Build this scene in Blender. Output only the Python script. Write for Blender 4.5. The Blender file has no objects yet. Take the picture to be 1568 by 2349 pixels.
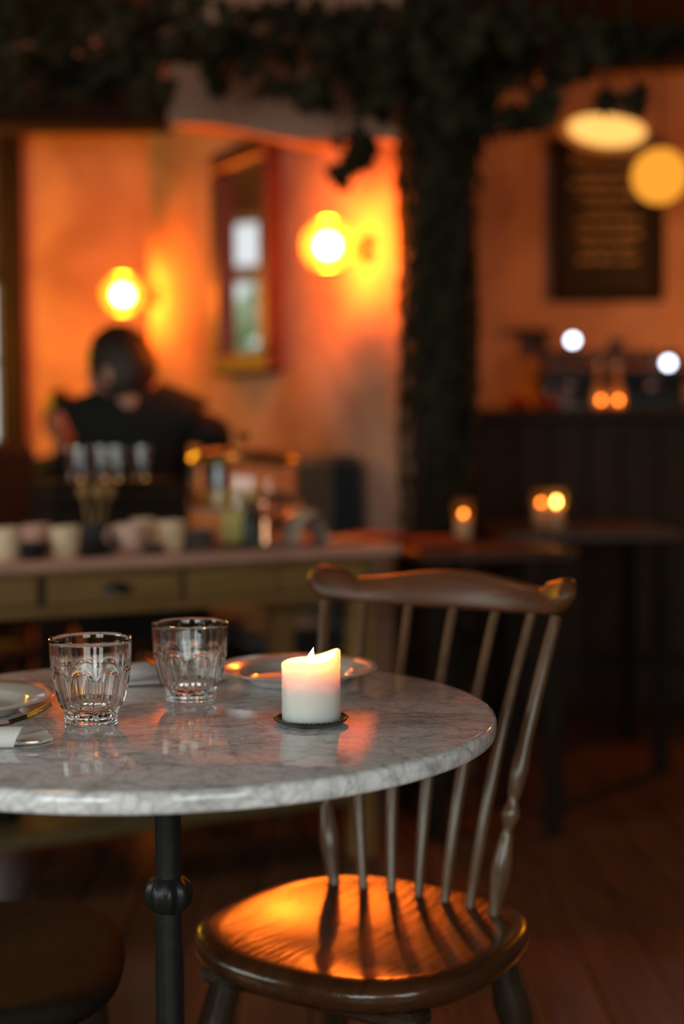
import bpy, math, random
from mathutils import Vector, Matrix, noise
R = math.radians
PI = math.pi
random.seed(7)
SC = bpy.context.scene
COL = SC.collection

# ------------------------------------------------------------------ camera
F, CX, CY, CAMH = 3262.0, 784.0, 1174.5, 1.039
PITCH, ROLL = 0.0512, -0.0062
fwd = Vector((0, math.cos(PITCH), -math.sin(PITCH)))
rt0 = Vector((1, 0, 0)); dn0 = -(rt0.cross(fwd))
rt = rt0 * math.cos(ROLL) - dn0 * math.sin(ROLL)
dn = rt0 * math.sin(ROLL) + dn0 * math.cos(ROLL)
EYE = Vector((0, 0, CAMH))
cam = bpy.data.cameras.new('camera'); camo = bpy.data.objects.new('camera', cam); COL.objects.link(camo)
mw = Matrix((( rt.x, -dn.x, -fwd.x, EYE.x), (rt.y, -dn.y, -fwd.y, EYE.y), (rt.z, -dn.z, -fwd.z, EYE.z), (0, 0, 0, 1)))
camo.matrix_world = mw
cam.sensor_fit = 'VERTICAL'; cam.sensor_height = 36.0; cam.lens = F * 36.0 / 2349.0
cam.clip_start = 0.05; cam.clip_end = 60
cam.dof.use_dof = True; cam.dof.focus_distance = 1.425; cam.dof.aperture_fstop = 2.05
SC.camera = camo

def at(x, y, Y):            # the point of the room seen at this place of the photograph, at distance Y
    d = fwd + rt * ((x - CX) / F) + dn * ((y - CY) / F)
    return EYE + d * (Y / d.y)
def onz(x, y, z):
    d = fwd + rt * ((x - CX) / F) + dn * ((y - CY) / F)
    return EYE + d * ((z - EYE.z) / d.z)

# ------------------------------------------------------------------ view, world, daylight
SC.view_settings.view_transform = 'Standard'; SC.view_settings.look = 'None'
SC.view_settings.exposure = 0.0; SC.view_settings.gamma = 1.0
SC.view_settings.use_curve_mapping = False
SC.cycles.use_denoising = True
SC.cycles.max_bounces = 10; SC.cycles.transparent_max_bounces = 16
SC.cycles.transmission_bounces = 10; SC.cycles.diffuse_bounces = 4; SC.cycles.glossy_bounces = 6
SC.cycles.sample_clamp_indirect = 6.0
SC.cycles.caustics_reflective = False; SC.cycles.caustics_refractive = True
SC.cycles.blur_glossy = 0.5
w = bpy.data.worlds.new('sky'); SC.world = w; w.use_nodes = True
w.node_tree.nodes['Background'].inputs[0].default_value = (0.62, 0.76, 1.0, 1)
w.node_tree.nodes['Background'].inputs[1].default_value = 1.5

def area(name, loc, target, sx, sy, power, col):
    l = bpy.data.lights.new(name, 'AREA'); l.shape = 'RECTANGLE'; l.size = sx; l.size_y = sy
    l.energy = power; l.color = col
    o = bpy.data.objects.new(name, l); COL.objects.link(o); o.location = loc
    o.rotation_euler = (Vector(target) - Vector(loc)).to_track_quat('-Z', 'Y').to_euler()
    return o
# daylight just outside the two windows of the wall behind the camera, and outside the left windows
DAY = (0.66, 0.86, 1.0)
area('daylight_rear_window', (0.85, -1.40, 1.20), (0.85, 0, 1.15), 1.25, 1.05, 33, DAY)
area('daylight_rear_window_2', (-1.25, -1.40, 1.20), (-1.25, 0, 1.15), 1.25, 1.05, 48, DAY)
area('daylight_left_window', (-3.72, 0.9, 1.6), (0, 0.9, 1.2), 1.2, 1.4, 68, DAY)

# added unseen point lights, out of frame, to brighten the bar and niche walls
for nm, lc, pw_ in (('bar_wall_fill', (2.1, 5.6, 1.75), 40), ('niche_wall_fill', (-1.95, 5.75, 1.55), 44)):
    l = bpy.data.lights.new(nm, 'POINT'); l.energy = pw_; l.color = (1.0, .47 if nm == 'niche_wall_fill' else .29, .012); l.shadow_soft_size = .08
    o = bpy.data.objects.new(nm, l); COL.objects.link(o); o.location = lc

# added warm point light, unseen, above the space between marble table and serving table
l = bpy.data.lights.new('warm_top_fill', 'POINT'); l.energy = 11; l.color = (1.0, .50, .26); l.shadow_soft_size = .10
o = bpy.data.objects.new('warm_top_fill', l); COL.objects.link(o); o.location = (-.75, 2.55, 2.3)

# ------------------------------------------------------------------ materials
MATS = {}
def mat(name, col=(.5, .5, .5), rough=.5, metal=0.0, col2=None, scale=6.0, stretch=(1, 1, 1), bump=0.0, bscale=None,
        spec=.5, coat=0.0, coat_rough=.1, trans=0.0, ior=1.45, sss=0.0, sss_r=(1, .5, .25), sss_s=.01, emit=None, estr=0.0,
        detail=6.0, dist=0.6, lo=.35, hi=.65, sheen=0.0):
    m = bpy.data.materials.new(name); m.use_nodes = True
    nt = m.node_tree; b = nt.nodes['Principled BSDF']
    b.inputs['Base Color'].default_value = (*col, 1)
    b.inputs['Roughness'].default_value = rough; b.inputs['Metallic'].default_value = metal
    b.inputs['Specular IOR Level'].default_value = spec
    b.inputs['Coat Weight'].default_value = coat; b.inputs['Coat Roughness'].default_value = coat_rough
    b.inputs['Transmission Weight'].default_value = trans; b.inputs['IOR'].default_value = ior
    b.inputs['Sheen Weight'].default_value = sheen
    if sss:
        b.inputs['Subsurface Weight'].default_value = sss
        b.inputs['Subsurface Radius'].default_value = sss_r
        b.inputs['Subsurface Scale'].default_value = sss_s
    if emit:
        b.inputs['Emission Color'].default_value = (*emit, 1); b.inputs['Emission Strength'].default_value = estr
    if col2 or bump:
        tc = nt.nodes.new('ShaderNodeTexCoord'); mp = nt.nodes.new('ShaderNodeMapping')
        mp.inputs['Scale'].default_value = stretch
        nt.links.new(tc.outputs['Object'], mp.inputs['Vector'])
    if col2:
        n = nt.nodes.new('ShaderNodeTexNoise'); n.inputs['Scale'].default_value = scale
        n.inputs['Detail'].default_value = detail; n.inputs['Distortion'].default_value = dist
        nt.links.new(mp.outputs[0], n.inputs['Vector'])
        r = nt.nodes.new('ShaderNodeValToRGB')
        r.color_ramp.elements[0].position = lo; r.color_ramp.elements[0].color = (*col, 1)
        r.color_ramp.elements[1].position = hi; r.color_ramp.elements[1].color = (*col2, 1)
        nt.links.new(n.outputs['Fac'], r.inputs[0]); nt.links.new(r.outputs[0], b.inputs['Base Color'])
    if bump:
        n2 = nt.nodes.new('ShaderNodeTexNoise'); n2.inputs['Scale'].default_value = bscale or scale * 3
        n2.inputs['Detail'].default_value = 5
        nt.links.new(mp.outputs[0], n2.inputs['Vector'])
        bp = nt.nodes.new('ShaderNodeBump'); bp.inputs['Strength'].default_value = bump
        bp.inputs['Distance'].default_value = .01
        nt.links.new(n2.outputs['Fac'], bp.inputs['Height']); nt.links.new(bp.outputs[0], b.inputs['Normal'])
    MATS[name] = m
    return m

def marble():
    m = bpy.data.materials.new('grey_veined_marble'); m.use_nodes = True; nt = m.node_tree; N = nt.nodes; L = nt.links
    b = N['Principled BSDF']
    tc = N.new('ShaderNodeTexCoord'); mp = N.new('ShaderNodeMapping'); mp.inputs['Rotation'].default_value = (0.3, .2, .5)
    mp.inputs['Scale'].default_value = (1.0, 1.25, 1.0)
    L.new(tc.outputs['Object'], mp.inputs['Vector'])
    w1 = N.new('ShaderNodeTexNoise'); w1.inputs['Scale'].default_value = 9; w1.inputs['Detail'].default_value = 5
    L.new(mp.outputs[0], w1.inputs['Vector'])
    mx = N.new('ShaderNodeMix'); mx.data_type = 'VECTOR'; mx.inputs[0].default_value = .13
    L.new(mp.outputs[0], mx.inputs[4]); L.new(w1.outputs['Color'], mx.inputs[5])
    cur = None
    def vein(scale, w_, dark, prev):
        v = N.new('ShaderNodeTexVoronoi'); v.feature = 'DISTANCE_TO_EDGE'; v.inputs['Scale'].default_value = scale
        L.new(mx.outputs[1], v.inputs['Vector'])
        r = N.new('ShaderNodeValToRGB'); r.color_ramp.elements[0].color = (dark, dark, dark, 1); r.color_ramp.elements[0].position = 0
        r.color_ramp.elements[1].color = (1, 1, 1, 1); r.color_ramp.elements[1].position = w_
        L.new(v.outputs['Distance'], r.inputs[0])
        if prev is None: return r.outputs[0]
        mu = N.new('ShaderNodeMix'); mu.data_type = 'RGBA'; mu.blend_type = 'MULTIPLY'; mu.inputs[0].default_value = 1
        L.new(prev, mu.inputs[6]); L.new(r.outputs[0], mu.inputs[7]); return mu.outputs[2]
    cur = vein(34, .10, .66, None); cur = vein(75, .14, .82, cur); cur = vein(17, .035, .60, cur)
    n = N.new('ShaderNodeTexNoise'); n.inputs['Scale'].default_value = 22; n.inputs['Detail'].default_value = 8; n.inputs['Distortion'].default_value = 1.4
    L.new(mp.outputs[0], n.inputs['Vector'])
    r = N.new('ShaderNodeValToRGB'); r.color_ramp.elements[0].position = .30; r.color_ramp.elements[0].color = (.56, .53, .56, 1)
    r.color_ramp.elements[1].position = .50; r.color_ramp.elements[1].color = (.92, .88, .91, 1)
    L.new(n.outputs['Fac'], r.inputs[0])
    mu = N.new('ShaderNodeMix'); mu.data_type = 'RGBA'; mu.blend_type = 'MULTIPLY'; mu.inputs[0].default_value = .70
    L.new(r.outputs[0], mu.inputs[6]); L.new(cur, mu.inputs[7]); L.new(mu.outputs[2], b.inputs['Base Color'])
    b.inputs['Roughness'].default_value = .07
    bp = N.new('ShaderNodeBump'); bp.inputs['Strength'].default_value = .035; bp.inputs['Distance'].default_value = .002
    L.new(n.outputs['Fac'], bp.inputs['Height']); L.new(bp.outputs[0], b.inputs['Normal'])
    return m
MARBLE = marble()
def wood(name, a, b_, rough=.35, stretch=(14, 14, 1.4), scale=3.2, bump=.08, coat=0., coat_rough=.12):
    return mat(name, a, rough, col2=b_, scale=scale, stretch=stretch, bump=bump, bscale=9, dist=1.2, lo=.3, hi=.7, coat=coat, coat_rough=coat_rough)
PLASTER = mat('aged_pink_plaster', (.33, .168, .115), .85, col2=(.55, .33, .235), scale=2.3, detail=9, dist=.5, bump=.25, bscale=14, lo=.33, hi=.62)
PLASTER_D = mat('dull_plaster', (.22, .14, .11), .85, col2=(.36, .24, .19), scale=2.6, detail=8, bump=.2, bscale=12)
CEILM = mat('dark_stained_ceiling', (.014, .012, .008), .9, col2=(.024, .017, .011), scale=4, stretch=(1, 8, 1), spec=.1)
BEAM = wood('blackened_oak', (.010, .0075, .005), (.026, .016, .010), .75); BEAM.node_tree.nodes['Principled BSDF'].inputs['Specular IOR Level'].default_value = .2
FLOORM = wood('dark_red_floorboard', (.10, .045, .024), (.18, .08, .04), .22, stretch=(9, 1.2, 9), scale=3)
WALNUT = wood('varnished_walnut', (.075, .024, .009), (.15, .050, .018), .42, stretch=(1.6, 14, 14), coat=.08, coat_rough=.3)
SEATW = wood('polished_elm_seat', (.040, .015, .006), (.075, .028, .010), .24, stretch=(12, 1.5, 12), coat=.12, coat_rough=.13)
SPINW = wood('varnished_spindle_wood', (.10, .05, .026), (.17, .085, .042), .30, coat=.4)
LEGW = wood('dark_turned_leg_wood', (.025, .015, .01), (.05, .028, .016), .35)
IRON = mat('black_cast_iron', (.012, .013, .013), .38, metal=.0, spec=.5, bump=.12, bscale=60)
PEWTER = mat('tarnished_pewter', (.16, .155, .145), .28, metal=1.0, col2=(.32, .31, .29), scale=40)
STEEL = mat('brushed_steel', (.42, .41, .40), .2, metal=1.0)
DSTEEL = mat('darkened_steel', (.10, .10, .10), .3, metal=1.0)
CHINA = mat('white_glazed_china', (.70, .66, .62), .14, spec=.5, coat=.3, coat_rough=.05)
CREAMC = mat('cream_stoneware', (.80, .60, .40), .4)
PINKC = mat('pinkish_stoneware', (.68, .44, .36), .45)
GREYC = mat('grey_stoneware', (.30, .29, .27), .4)
BLACKC = mat('black_glazed_ceramic', (.02, .022, .022), .3)
NAPKIN = mat('white_linen', (.74, .71, .68), .9, bump=.2, bscale=400, sheen=.2)
GLASS = mat('clear_pressed_glass', (1, 1, 1), .0, trans=1.0, ior=1.5)
BRASS = mat('aged_brass', (.55, .33, .10), .3, metal=1.0)
COPPER = mat('polished_copper', (.85, .38, .22), .18, metal=1.0)
CHROME = mat('chrome', (.6, .62, .64), .1, metal=1.0)
BLACKM = mat('black_enamel', (.015, .015, .016), .35)
MIRROR = mat('silvered_mirror', (.86, .86, .86), .015, metal=1.0)
REDWOOD = wood('dark_mahogany', (.07, .016, .008), (.13, .03, .013), .45)
PINE = wood('waxed_pine', (.20, .105, .032), (.34, .19, .06), .5, stretch=(1.6, 14, 14))
TOPW = wood('scrubbed_pink_wood', (.48, .25, .19), (.66, .38, .29), .45, stretch=(1.4, 12, 12))
OLIVE = wood('olive_painted_board', (.11, .085, .035), (.16, .12, .05), .6, stretch=(1.4, 12, 12))
NAVY = mat('navy_blue_velvet', (.010, .016, .024), .9, sheen=.3, bump=.1, bscale=90)
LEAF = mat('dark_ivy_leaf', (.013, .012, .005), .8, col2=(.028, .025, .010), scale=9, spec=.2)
STEMM = mat('ivy_stem', (.022, .014, .008), .8)
HAIR = mat('dark_brown_hair', (.014, .008, .005), .55, col2=(.035, .018, .01), scale=30, stretch=(1, 1, .2))
SKIN = mat('skin', (.52, .25, .17), .5, sss=.2, sss_s=.01)
JACKET = mat('black_wool', (.007, .008, .007), .9, bump=.3, bscale=120)
CHALKB = mat('blackboard_slate', (.016, .014, .010), .8, col2=(.028, .022, .016), scale=5)
CHALK = mat('ochre_chalk', (.85, .60, .32), .9)
CARDM = mat('yellow_card', (.48, .40, .13), .8)
PAPER = mat('plain_paper', (.42, .33, .27), .9)
REDP = mat('red_leather', (.30, .05, .02), .55)
TOMATO = mat('red_glaze', (.55, .04, .01), .3)
CAKE = mat('golden_sponge', (.50, .28, .05), .9, bump=.5, bscale=60)
BLUEG = mat('blue_tinted_glass', (.55, .75, .85), .03, trans=.9, ior=1.45)
GREEN = mat('sunlit_hedge', (.30, .55, .22), .9, col2=(.85, .92, .75), scale=7)
FRAMEW = mat('white_window_paint', (.55, .55, .52), .5)
def emis(name, col, s):
    m = bpy.data.materials.new(name); m.use_nodes = True; nt = m.node_tree
    nt.nodes.remove(nt.nodes['Principled BSDF'])
    e = nt.nodes.new('ShaderNodeEmission'); e.inputs[0].default_value = (*col, 1); e.inputs[1].default_value = s
    nt.links.new(e.outputs[0], nt.nodes['Material Output'].inputs[0]); return m
BULB = emis('glowing_bulb', (1.0, .175, .012), 620)
FLAME = emis('candle_flame', (1.0, .56, .20), 250)
FLAME_S = emis('small_candle_flame', (1.0, .46, .10), 60)
GLOBE = emis('amber_globe_light', (1.0, .36, .035), 1.1)
SHBULB = emis('warm_shade_bulb', (1.0, .50, .12), 1.5)
GLINT = emis('cool_glint_glow', (.74, .84, 1.0), 9)  # emission for the painted glints on the espresso machine
def halo(name, col, tr):    # thin amber glass
    m = bpy.data.materials.new(name); m.use_nodes = True; nt = m.node_tree
    b = nt.nodes['Principled BSDF']; b.inputs['Base Color'].default_value = (*col, 1); b.inputs['Roughness'].default_value = .3
    t = nt.nodes.new('ShaderNodeBsdfTransparent'); t.inputs[0].default_value = (1, .93, .82, 1)
    l = nt.nodes.new('ShaderNodeBsdfTranslucent'); l.inputs[0].default_value = (*col, 1)
    m1 = nt.nodes.new('ShaderNodeMixShader'); m1.inputs[0].default_value = .6
    nt.links.new(b.outputs[0], m1.inputs[1]); nt.links.new(l.outputs[0], m1.inputs[2])
    m2 = nt.nodes.new('ShaderNodeMixShader'); m2.inputs[0].default_value = tr
    nt.links.new(m1.outputs[0], m2.inputs[1]); nt.links.new(t.outputs[0], m2.inputs[2])
    nt.links.new(m2.outputs[0], nt.nodes['Material Output'].inputs[0]); return m
HALO = halo('thin_amber_glass', (1.0, .80, .45), .93)
CLEAR = halo('thin_clear_glass', (.8, .85, .9), .88)
WINGLASS = halo('window_glass', (.9, .95, 1.0), .97)
def waxmat():
    m = bpy.data.materials.new('ivory_wax'); m.use_nodes = True; nt = m.node_tree
    b = nt.nodes['Principled BSDF']; b.inputs['Base Color'].default_value = (.72, .68, .66, 1); b.inputs['Roughness'].default_value = .45
    b.inputs['Subsurface Weight'].default_value = 1.0; b.inputs['Subsurface Radius'].default_value = (1.0, .55, .24)
    b.inputs['Subsurface Scale'].default_value = .046
    return m
WAX = waxmat()

FLAME_D = emis('low_orange_candle_flame', (1.0, .26, .03), 22)
BARW = wood('stained_bar_wood', (.040, .024, .015), (.075, .042, .026), .6); BARW.node_tree.nodes['Principled BSDF'].inputs['Specular IOR Level'].default_value = .25
# ------------------------------------------------------------------ mesh building
class G:
    def __init__(s): s.v = []; s.f = []
    def add(s, vs, fs, M=None):
        k = len(s.v)
        s.v += [tuple(M @ Vector(p)) if M is not None else tuple(p) for p in vs]
        s.f += [tuple(i + k for i in f) for f in fs]; return s
    def box(s, c, d, rz=0, M=None, bev=0.0):
        x, y, z = d[0] / 2, d[1] / 2, d[2] / 2
        if bev > 0:
            b = min(bev, x * .9, y * .9, z * .9)
            ring = []
            for (zz, ins) in ((-z, b), (-z + b, 0), (z - b, 0), (z, b)):
                X, Y = x - ins, y - ins; e = b if ins == 0 else b * .5
                ring.append([(X - e, -Y, zz), (X, -Y + e, zz), (X, Y - e, zz), (X - e, Y, zz), (-X + e, Y, zz), (-X, Y - e, zz), (-X, -Y + e, zz), (-X + e, -Y, zz)])
            vs = sum(ring, []); fs = []
            for r in range(3):
                for i in range(8): j = (i + 1) % 8; fs.append((r * 8 + i, r * 8 + j, r * 8 + 8 + j, r * 8 + 8 + i))
            fs.append(tuple(range(7, -1, -1))); fs.append(tuple(range(24, 32)))
        else:
            vs = [(-x, -y, -z), (x, -y, -z), (x, y, -z), (-x, y, -z), (-x, -y, z), (x, -y, z), (x, y, z), (-x, y, z)]
            fs = [(3, 2, 1, 0), (4, 5, 6, 7), (0, 1, 5, 4), (1, 2, 6, 5), (2, 3, 7, 6), (3, 0, 4, 7)]
        T = Matrix.Translation(Vector(c)) @ Matrix.Rotation(rz, 4, 'Z')
        if M is not None: T = M @ T
        return s.add(vs, fs, T)
    def lathe(s, prof, n=32, M=None, rf=None):
        vs = []; fs = []; m = len(prof)
        for i in range(n):
            a = 2 * PI * i / n
            for (r, z) in prof:
                k = rf(a, r, z) if rf else 1.0
                vs.append((r * k * math.cos(a), r * k * math.sin(a), z))
        for i in range(n):
            j = (i + 1) % n
            for q in range(m - 1):
                a, b, c, d = i * m + q, j * m + q, j * m + q + 1, i * m + q + 1
                if prof[q][0] < 1e-6: fs.append((a, c, d))
                elif prof[q + 1][0] < 1e-6: fs.append((a, b, c))
                else: fs.append((a, b, c, d))
        return s.add(vs, fs, M)
    def tube(s, pts, rad, n=10, cap=True, M=None, flat=1.0):
        pts = [Vector(p) for p in pts]; m = len(pts)
        if not hasattr(rad, '__len__'): rad = [rad] * m
        vs = []; fs = []; up = None
        for i, p in enumerate(pts):
            t = (pts[min(i + 1, m - 1)] - pts[max(i - 1, 0)]).normalized()
            if up is None: up = Vector((0, 0, 1)) if abs(t.z) < .9 else Vector((1, 0, 0))
            a = t.cross(up).normalized(); b = a.cross(t).normalized(); up = b
            for k in range(n):
                q = 2 * PI * k / n
                vs.append(tuple(p + a * (math.cos(q) * rad[i]) + b * (math.sin(q) * rad[i] * flat)))
        for i in range(m - 1):
            for k in range(n):
                l = (k + 1) % n; fs.append((i * n + k, i * n + l, i * n + n + l, i * n + n + k))
        if cap: fs.append(tuple(range(n - 1, -1, -1))); fs.append(tuple((m - 1) * n + k for k in range(n)))
        return s.add(vs, fs, M)
    def prism(s, poly, z0, z1, M=None):
        n = len(poly); vs = [(x, y, z0) for x, y in poly] + [(x, y, z1) for x, y in poly]
        fs = [tuple(range(n - 1, -1, -1)), tuple(range(n, 2 * n))] + [(i, (i + 1) % n, n + (i + 1) % n, n + i) for i in range(n)]
        return s.add(vs, fs, M)
    def sphere(s, c, r, n=16, m=10, sc=(1, 1, 1), M=None):
        prof = [(max(0, r * math.sin(PI * i / m)), -r * math.cos(PI * i / m)) for i in range(m + 1)]
        prof[0] = (0, -r); prof[-1] = (0, r)
        T = Matrix.Translation(Vector(c)) @ Matrix.Diagonal((*sc, 1))
        if M is not None: T = M @ T
        return s.lathe(prof, n, T)
    def obj(s, name, m, parent=None, smooth=True, ang=38):
        me = bpy.data.meshes.new(name); me.from_pydata(s.v, [], s.f); me.materials.append(m)
        bm_fix(me)
        if smooth:
            me.polygons.foreach_set('use_smooth', [True] * len(me.polygons)); me.set_sharp_from_angle(angle=R(ang))
        me.update()
        o = bpy.data.objects.new(name, me); COL.objects.link(o)
        if parent is not None: o.parent = parent
        return o
import bmesh
def bm_fix(me):
    b = bmesh.new(); b.from_mesh(me); bmesh.ops.remove_doubles(b, verts=b.verts, dist=1e-6)
    bmesh.ops.recalc_face_normals(b, faces=b.faces); b.to_mesh(me); b.free()
def tag(o, label=None, cat=None, group=None, kind=None):
    if label: o['label'] = label
    if cat: o['category'] = cat
    if group: o['group'] = group
    if kind: o['kind'] = kind
    return o
def thing(name, label, cat, loc=(0, 0, 0), rz=0, group=None):
    o = bpy.data.objects.new(name, None); COL.objects.link(o); o.empty_display_size = .05
    o.location = loc; o.rotation_euler = (0, 0, rz); return tag(o, label, cat, group)
def dup(o, loc=None, rz=None, label=None, group=None, parent=None):
    c = o.copy(); COL.objects.link(c)
    if parent is not None: c.parent = parent
    if loc is not None: c.location = loc
    if rz is not None: c.rotation_euler = (0, 0, rz)
    if label: c['label'] = label
    if group: c['group'] = group
    for ch in list(o.children): dup(ch, parent=c)
    return c
def piece(me_obj, parent, loc, rot=(0, 0, 0), sc=(1, 1, 1)):
    c = me_obj.copy(); COL.objects.link(c); c.parent = parent; c.location = loc; c.rotation_euler = rot; c.scale = sc; return c
def struct(name, g, m, parent=None, smooth=False):
    o = g.obj(name, m, parent, smooth); 
    if parent is None: o['kind'] = 'structure'
    return o

# ------------------------------------------------------------------ room shell
XL, XR, YR, YB, ZC = -3.6, 2.9, -1.25, 8.1, 2.8
WA = Vector((.091, 4.5)); WU = Vector((-.508, .861)).normalized(); WN = Vector((-.861, -.508)).normalized()
def W(s, d=0.0, z=0.0):      # a point on the sconce wall: s along it (away from the camera), d out of it
    p = WA + WU * s + WN * d; return Vector((p.x, p.y, z))
WROT = math.atan2(WU.y, WU.x)
S0, S1 = -.17, 1.76
YF = 6.62      # the recessed wall left of the far sconce

fl = struct('floor', G().box(((XL + XR) / 2, (YR + YB) / 2, -.06), (XR - XL + .4, YB - YR + .4, .08)), FLOORM)
pw = .135
plank = None
x = -1.75; k = 0
while x < 2.0:
    y = 1.0 - (k % 3) * .45
    while y < 5.6:
        L_ = 1.45 + .2 * ((k * 7 + int(y * 3)) % 3)
        if y + L_ > .9:
            if plank is None:
                plank = G().box((0, 0, 0), (pw - .004, 1.0, .02), bev=.003).obj('board', FLOORM, fl, False); p = plank
            else:
                p = plank.copy(); COL.objects.link(p)
            p.location = (x, y + L_ / 2, -.0105 + random.uniform(-.0008, .0008)); p.scale = (1, L_ - .004, 1)
        y += L_
    x += pw; k += 1
struct('ceiling', G().box(((XL + XR) / 2, (YR + YB) / 2, ZC + .05), (XR - XL + .4, YB - YR + .4, .1)), CEILM)

def wall_with_holes(name, axis, pos, a0, a1, z0, z1, holes, m, th=.16):
    g = G()
    def bx(a, b, c, d):
        if b - a < 1e-4 or d - c < 1e-4: return
        if axis == 'x': g.box((pos, (a + b) / 2, (c + d) / 2), (th, b - a, d - c))
        else: g.box(((a + b) / 2, pos, (c + d) / 2), (b - a, th, d - c))
    cur = a0
    for (h0, h1, hz0, hz1) in sorted(holes):
        bx(cur, h0, z0, z1); bx(h0, h1, z0, hz0); bx(h0, h1, hz1, z1); cur = h1
    bx(cur, a1, z0, z1)
    return struct(name, g, m)
def window(name, axis, pos, a0, a1, z0, z1, nx, nz, arch=False, th=.05):
    P = (lambda a, z: (pos, a, z)) if axis == 'x' else (lambda a, z: (a, pos, z))
    D = (lambda a, z: (th, a, z)) if axis == 'x' else (lambda a, z: (a, th, z))
    r = bpy.data.objects.new(name, None); COL.objects.link(r); r['kind'] = 'structure'
    def bar(nm, a, b, c, d): G().box(P((a + b) / 2, (c + d) / 2), D(b - a, d - c), bev=.004).obj(nm, FRAMEW, r, False)
    fw = .05
    bar('jamb', a0, a0 + fw, z0, z1); bar('jamb', a1 - fw, a1, z0, z1); bar('rail', a0, a1, z1 - fw, z1); bar('sill', a0, a1, z0, z0 + fw)
    for i in range(1, nx): c = a0 + (a1 - a0) * i / nx; bar('glazing_bar', c - .012, c + .012, z0, z1)
    for i in range(1, nz): c = z0 + (z1 - z0) * i / nz; bar('glazing_bar', a0, a1, c - .014, c + .014)
    if arch:      # spandrels that make the head of the opening round
        ca, ra = (a0 + a1) / 2, (a1 - a0) / 2 - .04
        zz = z1 - ra - .03
        for sg in (-1, 1):
            pts = [(sg * ra, 0), (sg * (ra + .05), 0), (sg * (ra + .05), ra + .04), (0, ra + .04)] + [(sg * ra * math.sin(t * PI / 20), ra * math.cos(t * PI / 20)) for t in range(0, 10)]
            M_ = Matrix(((0, 0, 1, pos - .03), (1, 0, 0, ca), (0, 1, 0, zz), (0, 0, 0, 1)))
            if sg < 0: pts = pts[::-1]
            G().prism(pts, 0, .06, M_).obj('spandrel', FRAMEW, r, False)
    G().box(P((a0 + a1) / 2, (z0 + z1) / 2), ((.006 if axis == 'x' else a1 - a0 - .06), (a1 - a0 - .06 if axis == 'x' else .006), z1 - z0 - .06)).obj('pane', WINGLASS, r, False)
    return r
wall_with_holes('wall_rear', 'y', YR - .08, XL - .16, XR + .16, 0, ZC, [(-1.9, -.6, .65, 1.75), (.2, 1.5, .65, 1.75)], PLASTER_D)
window('window_1', 'y', YR - .06, -1.9, -.6, .65, 1.75, 2, 2)
window('window_2', 'y', YR - .06, .2, 1.5, .65, 1.75, 2, 2)
# where the mirror looks: a round-headed window in the left wall
MW0, MW1, MZ0, MZ1 = 6.88, 7.68, 1.15, 2.46
wall_with_holes('wall_left', 'x', XL - .08, YR, YB, 0, ZC, [(.3, 1.5, .9, 2.3), (MW0, MW1, MZ0, MZ1)], PLASTER_D)
window('window_3', 'x', XL - .06, .3, 1.5, .9, 2.3, 2, 3)
mwin = window('window_4', 'x', XL - .06, MW0, MW1, MZ0, MZ1, 1, 1, arch=True)
G().box((XL - .06, (MW0 + MW1) / 2, 2.09), (.06, MW1 - MW0, .10)).obj('transom', FRAMEW, mwin, False)
wall_with_holes('wall_back', 'y', YB + .08, XL - .16, XR + .16, 0, ZC, [(-2.35, -1.925, 1.0, 1.98)], PLASTER_D)
window('window_5', 'y', YB + .06, -2.35, -1.925, 1.0, 1.98, 1, 2)
struct('wall_right', G().box((XR + .08, (YR + YB) / 2, ZC / 2), (.16, YB - YR, ZC)), PLASTER_D)
# the sconce wall that runs away to the left, and its return into the bar room
g = G()
pA, pB = W(S0), W(S1)
xF = at(47, 600, YF).x
poly = [(pA.x, pA.y), (pB.x, pB.y), (pB.x + .03, YF), (xF, YF), (xF, YB), (.42, YB), (.42, 6.7), (.40, 4.36)]
g.prism(poly[::-1], 0, ZC)
struct('wall_middle', g, PLASTER)
# wall behind the bar
YW = 6.75
struct('wall_bar', G().box(((.42 + XR) / 2, YW + .1, ZC / 2), (XR - .42, .2, ZC)), PLASTER)
p1 = at(1078, 500, YW).x; p2 = at(1180, 500, YW).x
struct('trim_1', G().box(((p1 + p2) / 2 + .0, YW - .06, ZC / 2), (p2 - p1, .12, ZC), bev=.02), PLASTER)
# far left corner post and beams
c = at(28, 600, 6.6)
struct('trim_2', G().box((c.x, 6.6, ZC / 2), (.10, .12, ZC), bev=.01), BEAM)
a = at(-60, 300, 5.75); b = at(398, 310, 5.75)
struct('trim_3', G().box(((a.x + b.x) / 2 - .5, 5.78, 2.355), (b.x - a.x + 1.0, .14, .15), rz=.0, bev=.012), BEAM)
struct('trim_9', G().box(((a.x + b.x) / 2 - .45, 5.80, (2.43 + ZC) / 2), (b.x - a.x + 1.1, .10, ZC - 2.43)), PLASTER)
# plaster downstand with a sagging lower edge, lit from below
A0 = at(385, 287, 4.75); A1 = at(935, 335, 4.2)
g = G(); dpt = .30
vs = []
for i in range(13):
    t = i / 12; P0 = A0.lerp(A1, t); z = P0.z + .012 * math.sin(t * 9)
    dy = Vector((.35, .94, 0)).normalized() * dpt
    vs += [(P0.x, P0.y, z), (P0.x + dy.x, P0.y + dy.y, z + .02), (P0.x + dy.x, P0.y + dy.y, ZC), (P0.x, P0.y, ZC)]
fs = []
for i in range(12):
    for k in range(4): l = (k + 1) % 4; fs.append((i * 4 + k, i * 4 + l, i * 4 + 4 + l, i * 4 + 4 + k))
fs += [(3, 2, 1, 0), (48, 49, 50, 51)]
g.add(vs, fs); struct('trim_4', g, PLASTER)
# ceiling joists
for i, yy in enumerate((3.1, 4.05, 5.2, 6.4)):
    struct('trim_%d' % (5 + i), G().box((-.3, yy, ZC - .08), (6.4, .14, .16), rz=-.08, bev=.01), BEAM)

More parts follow.
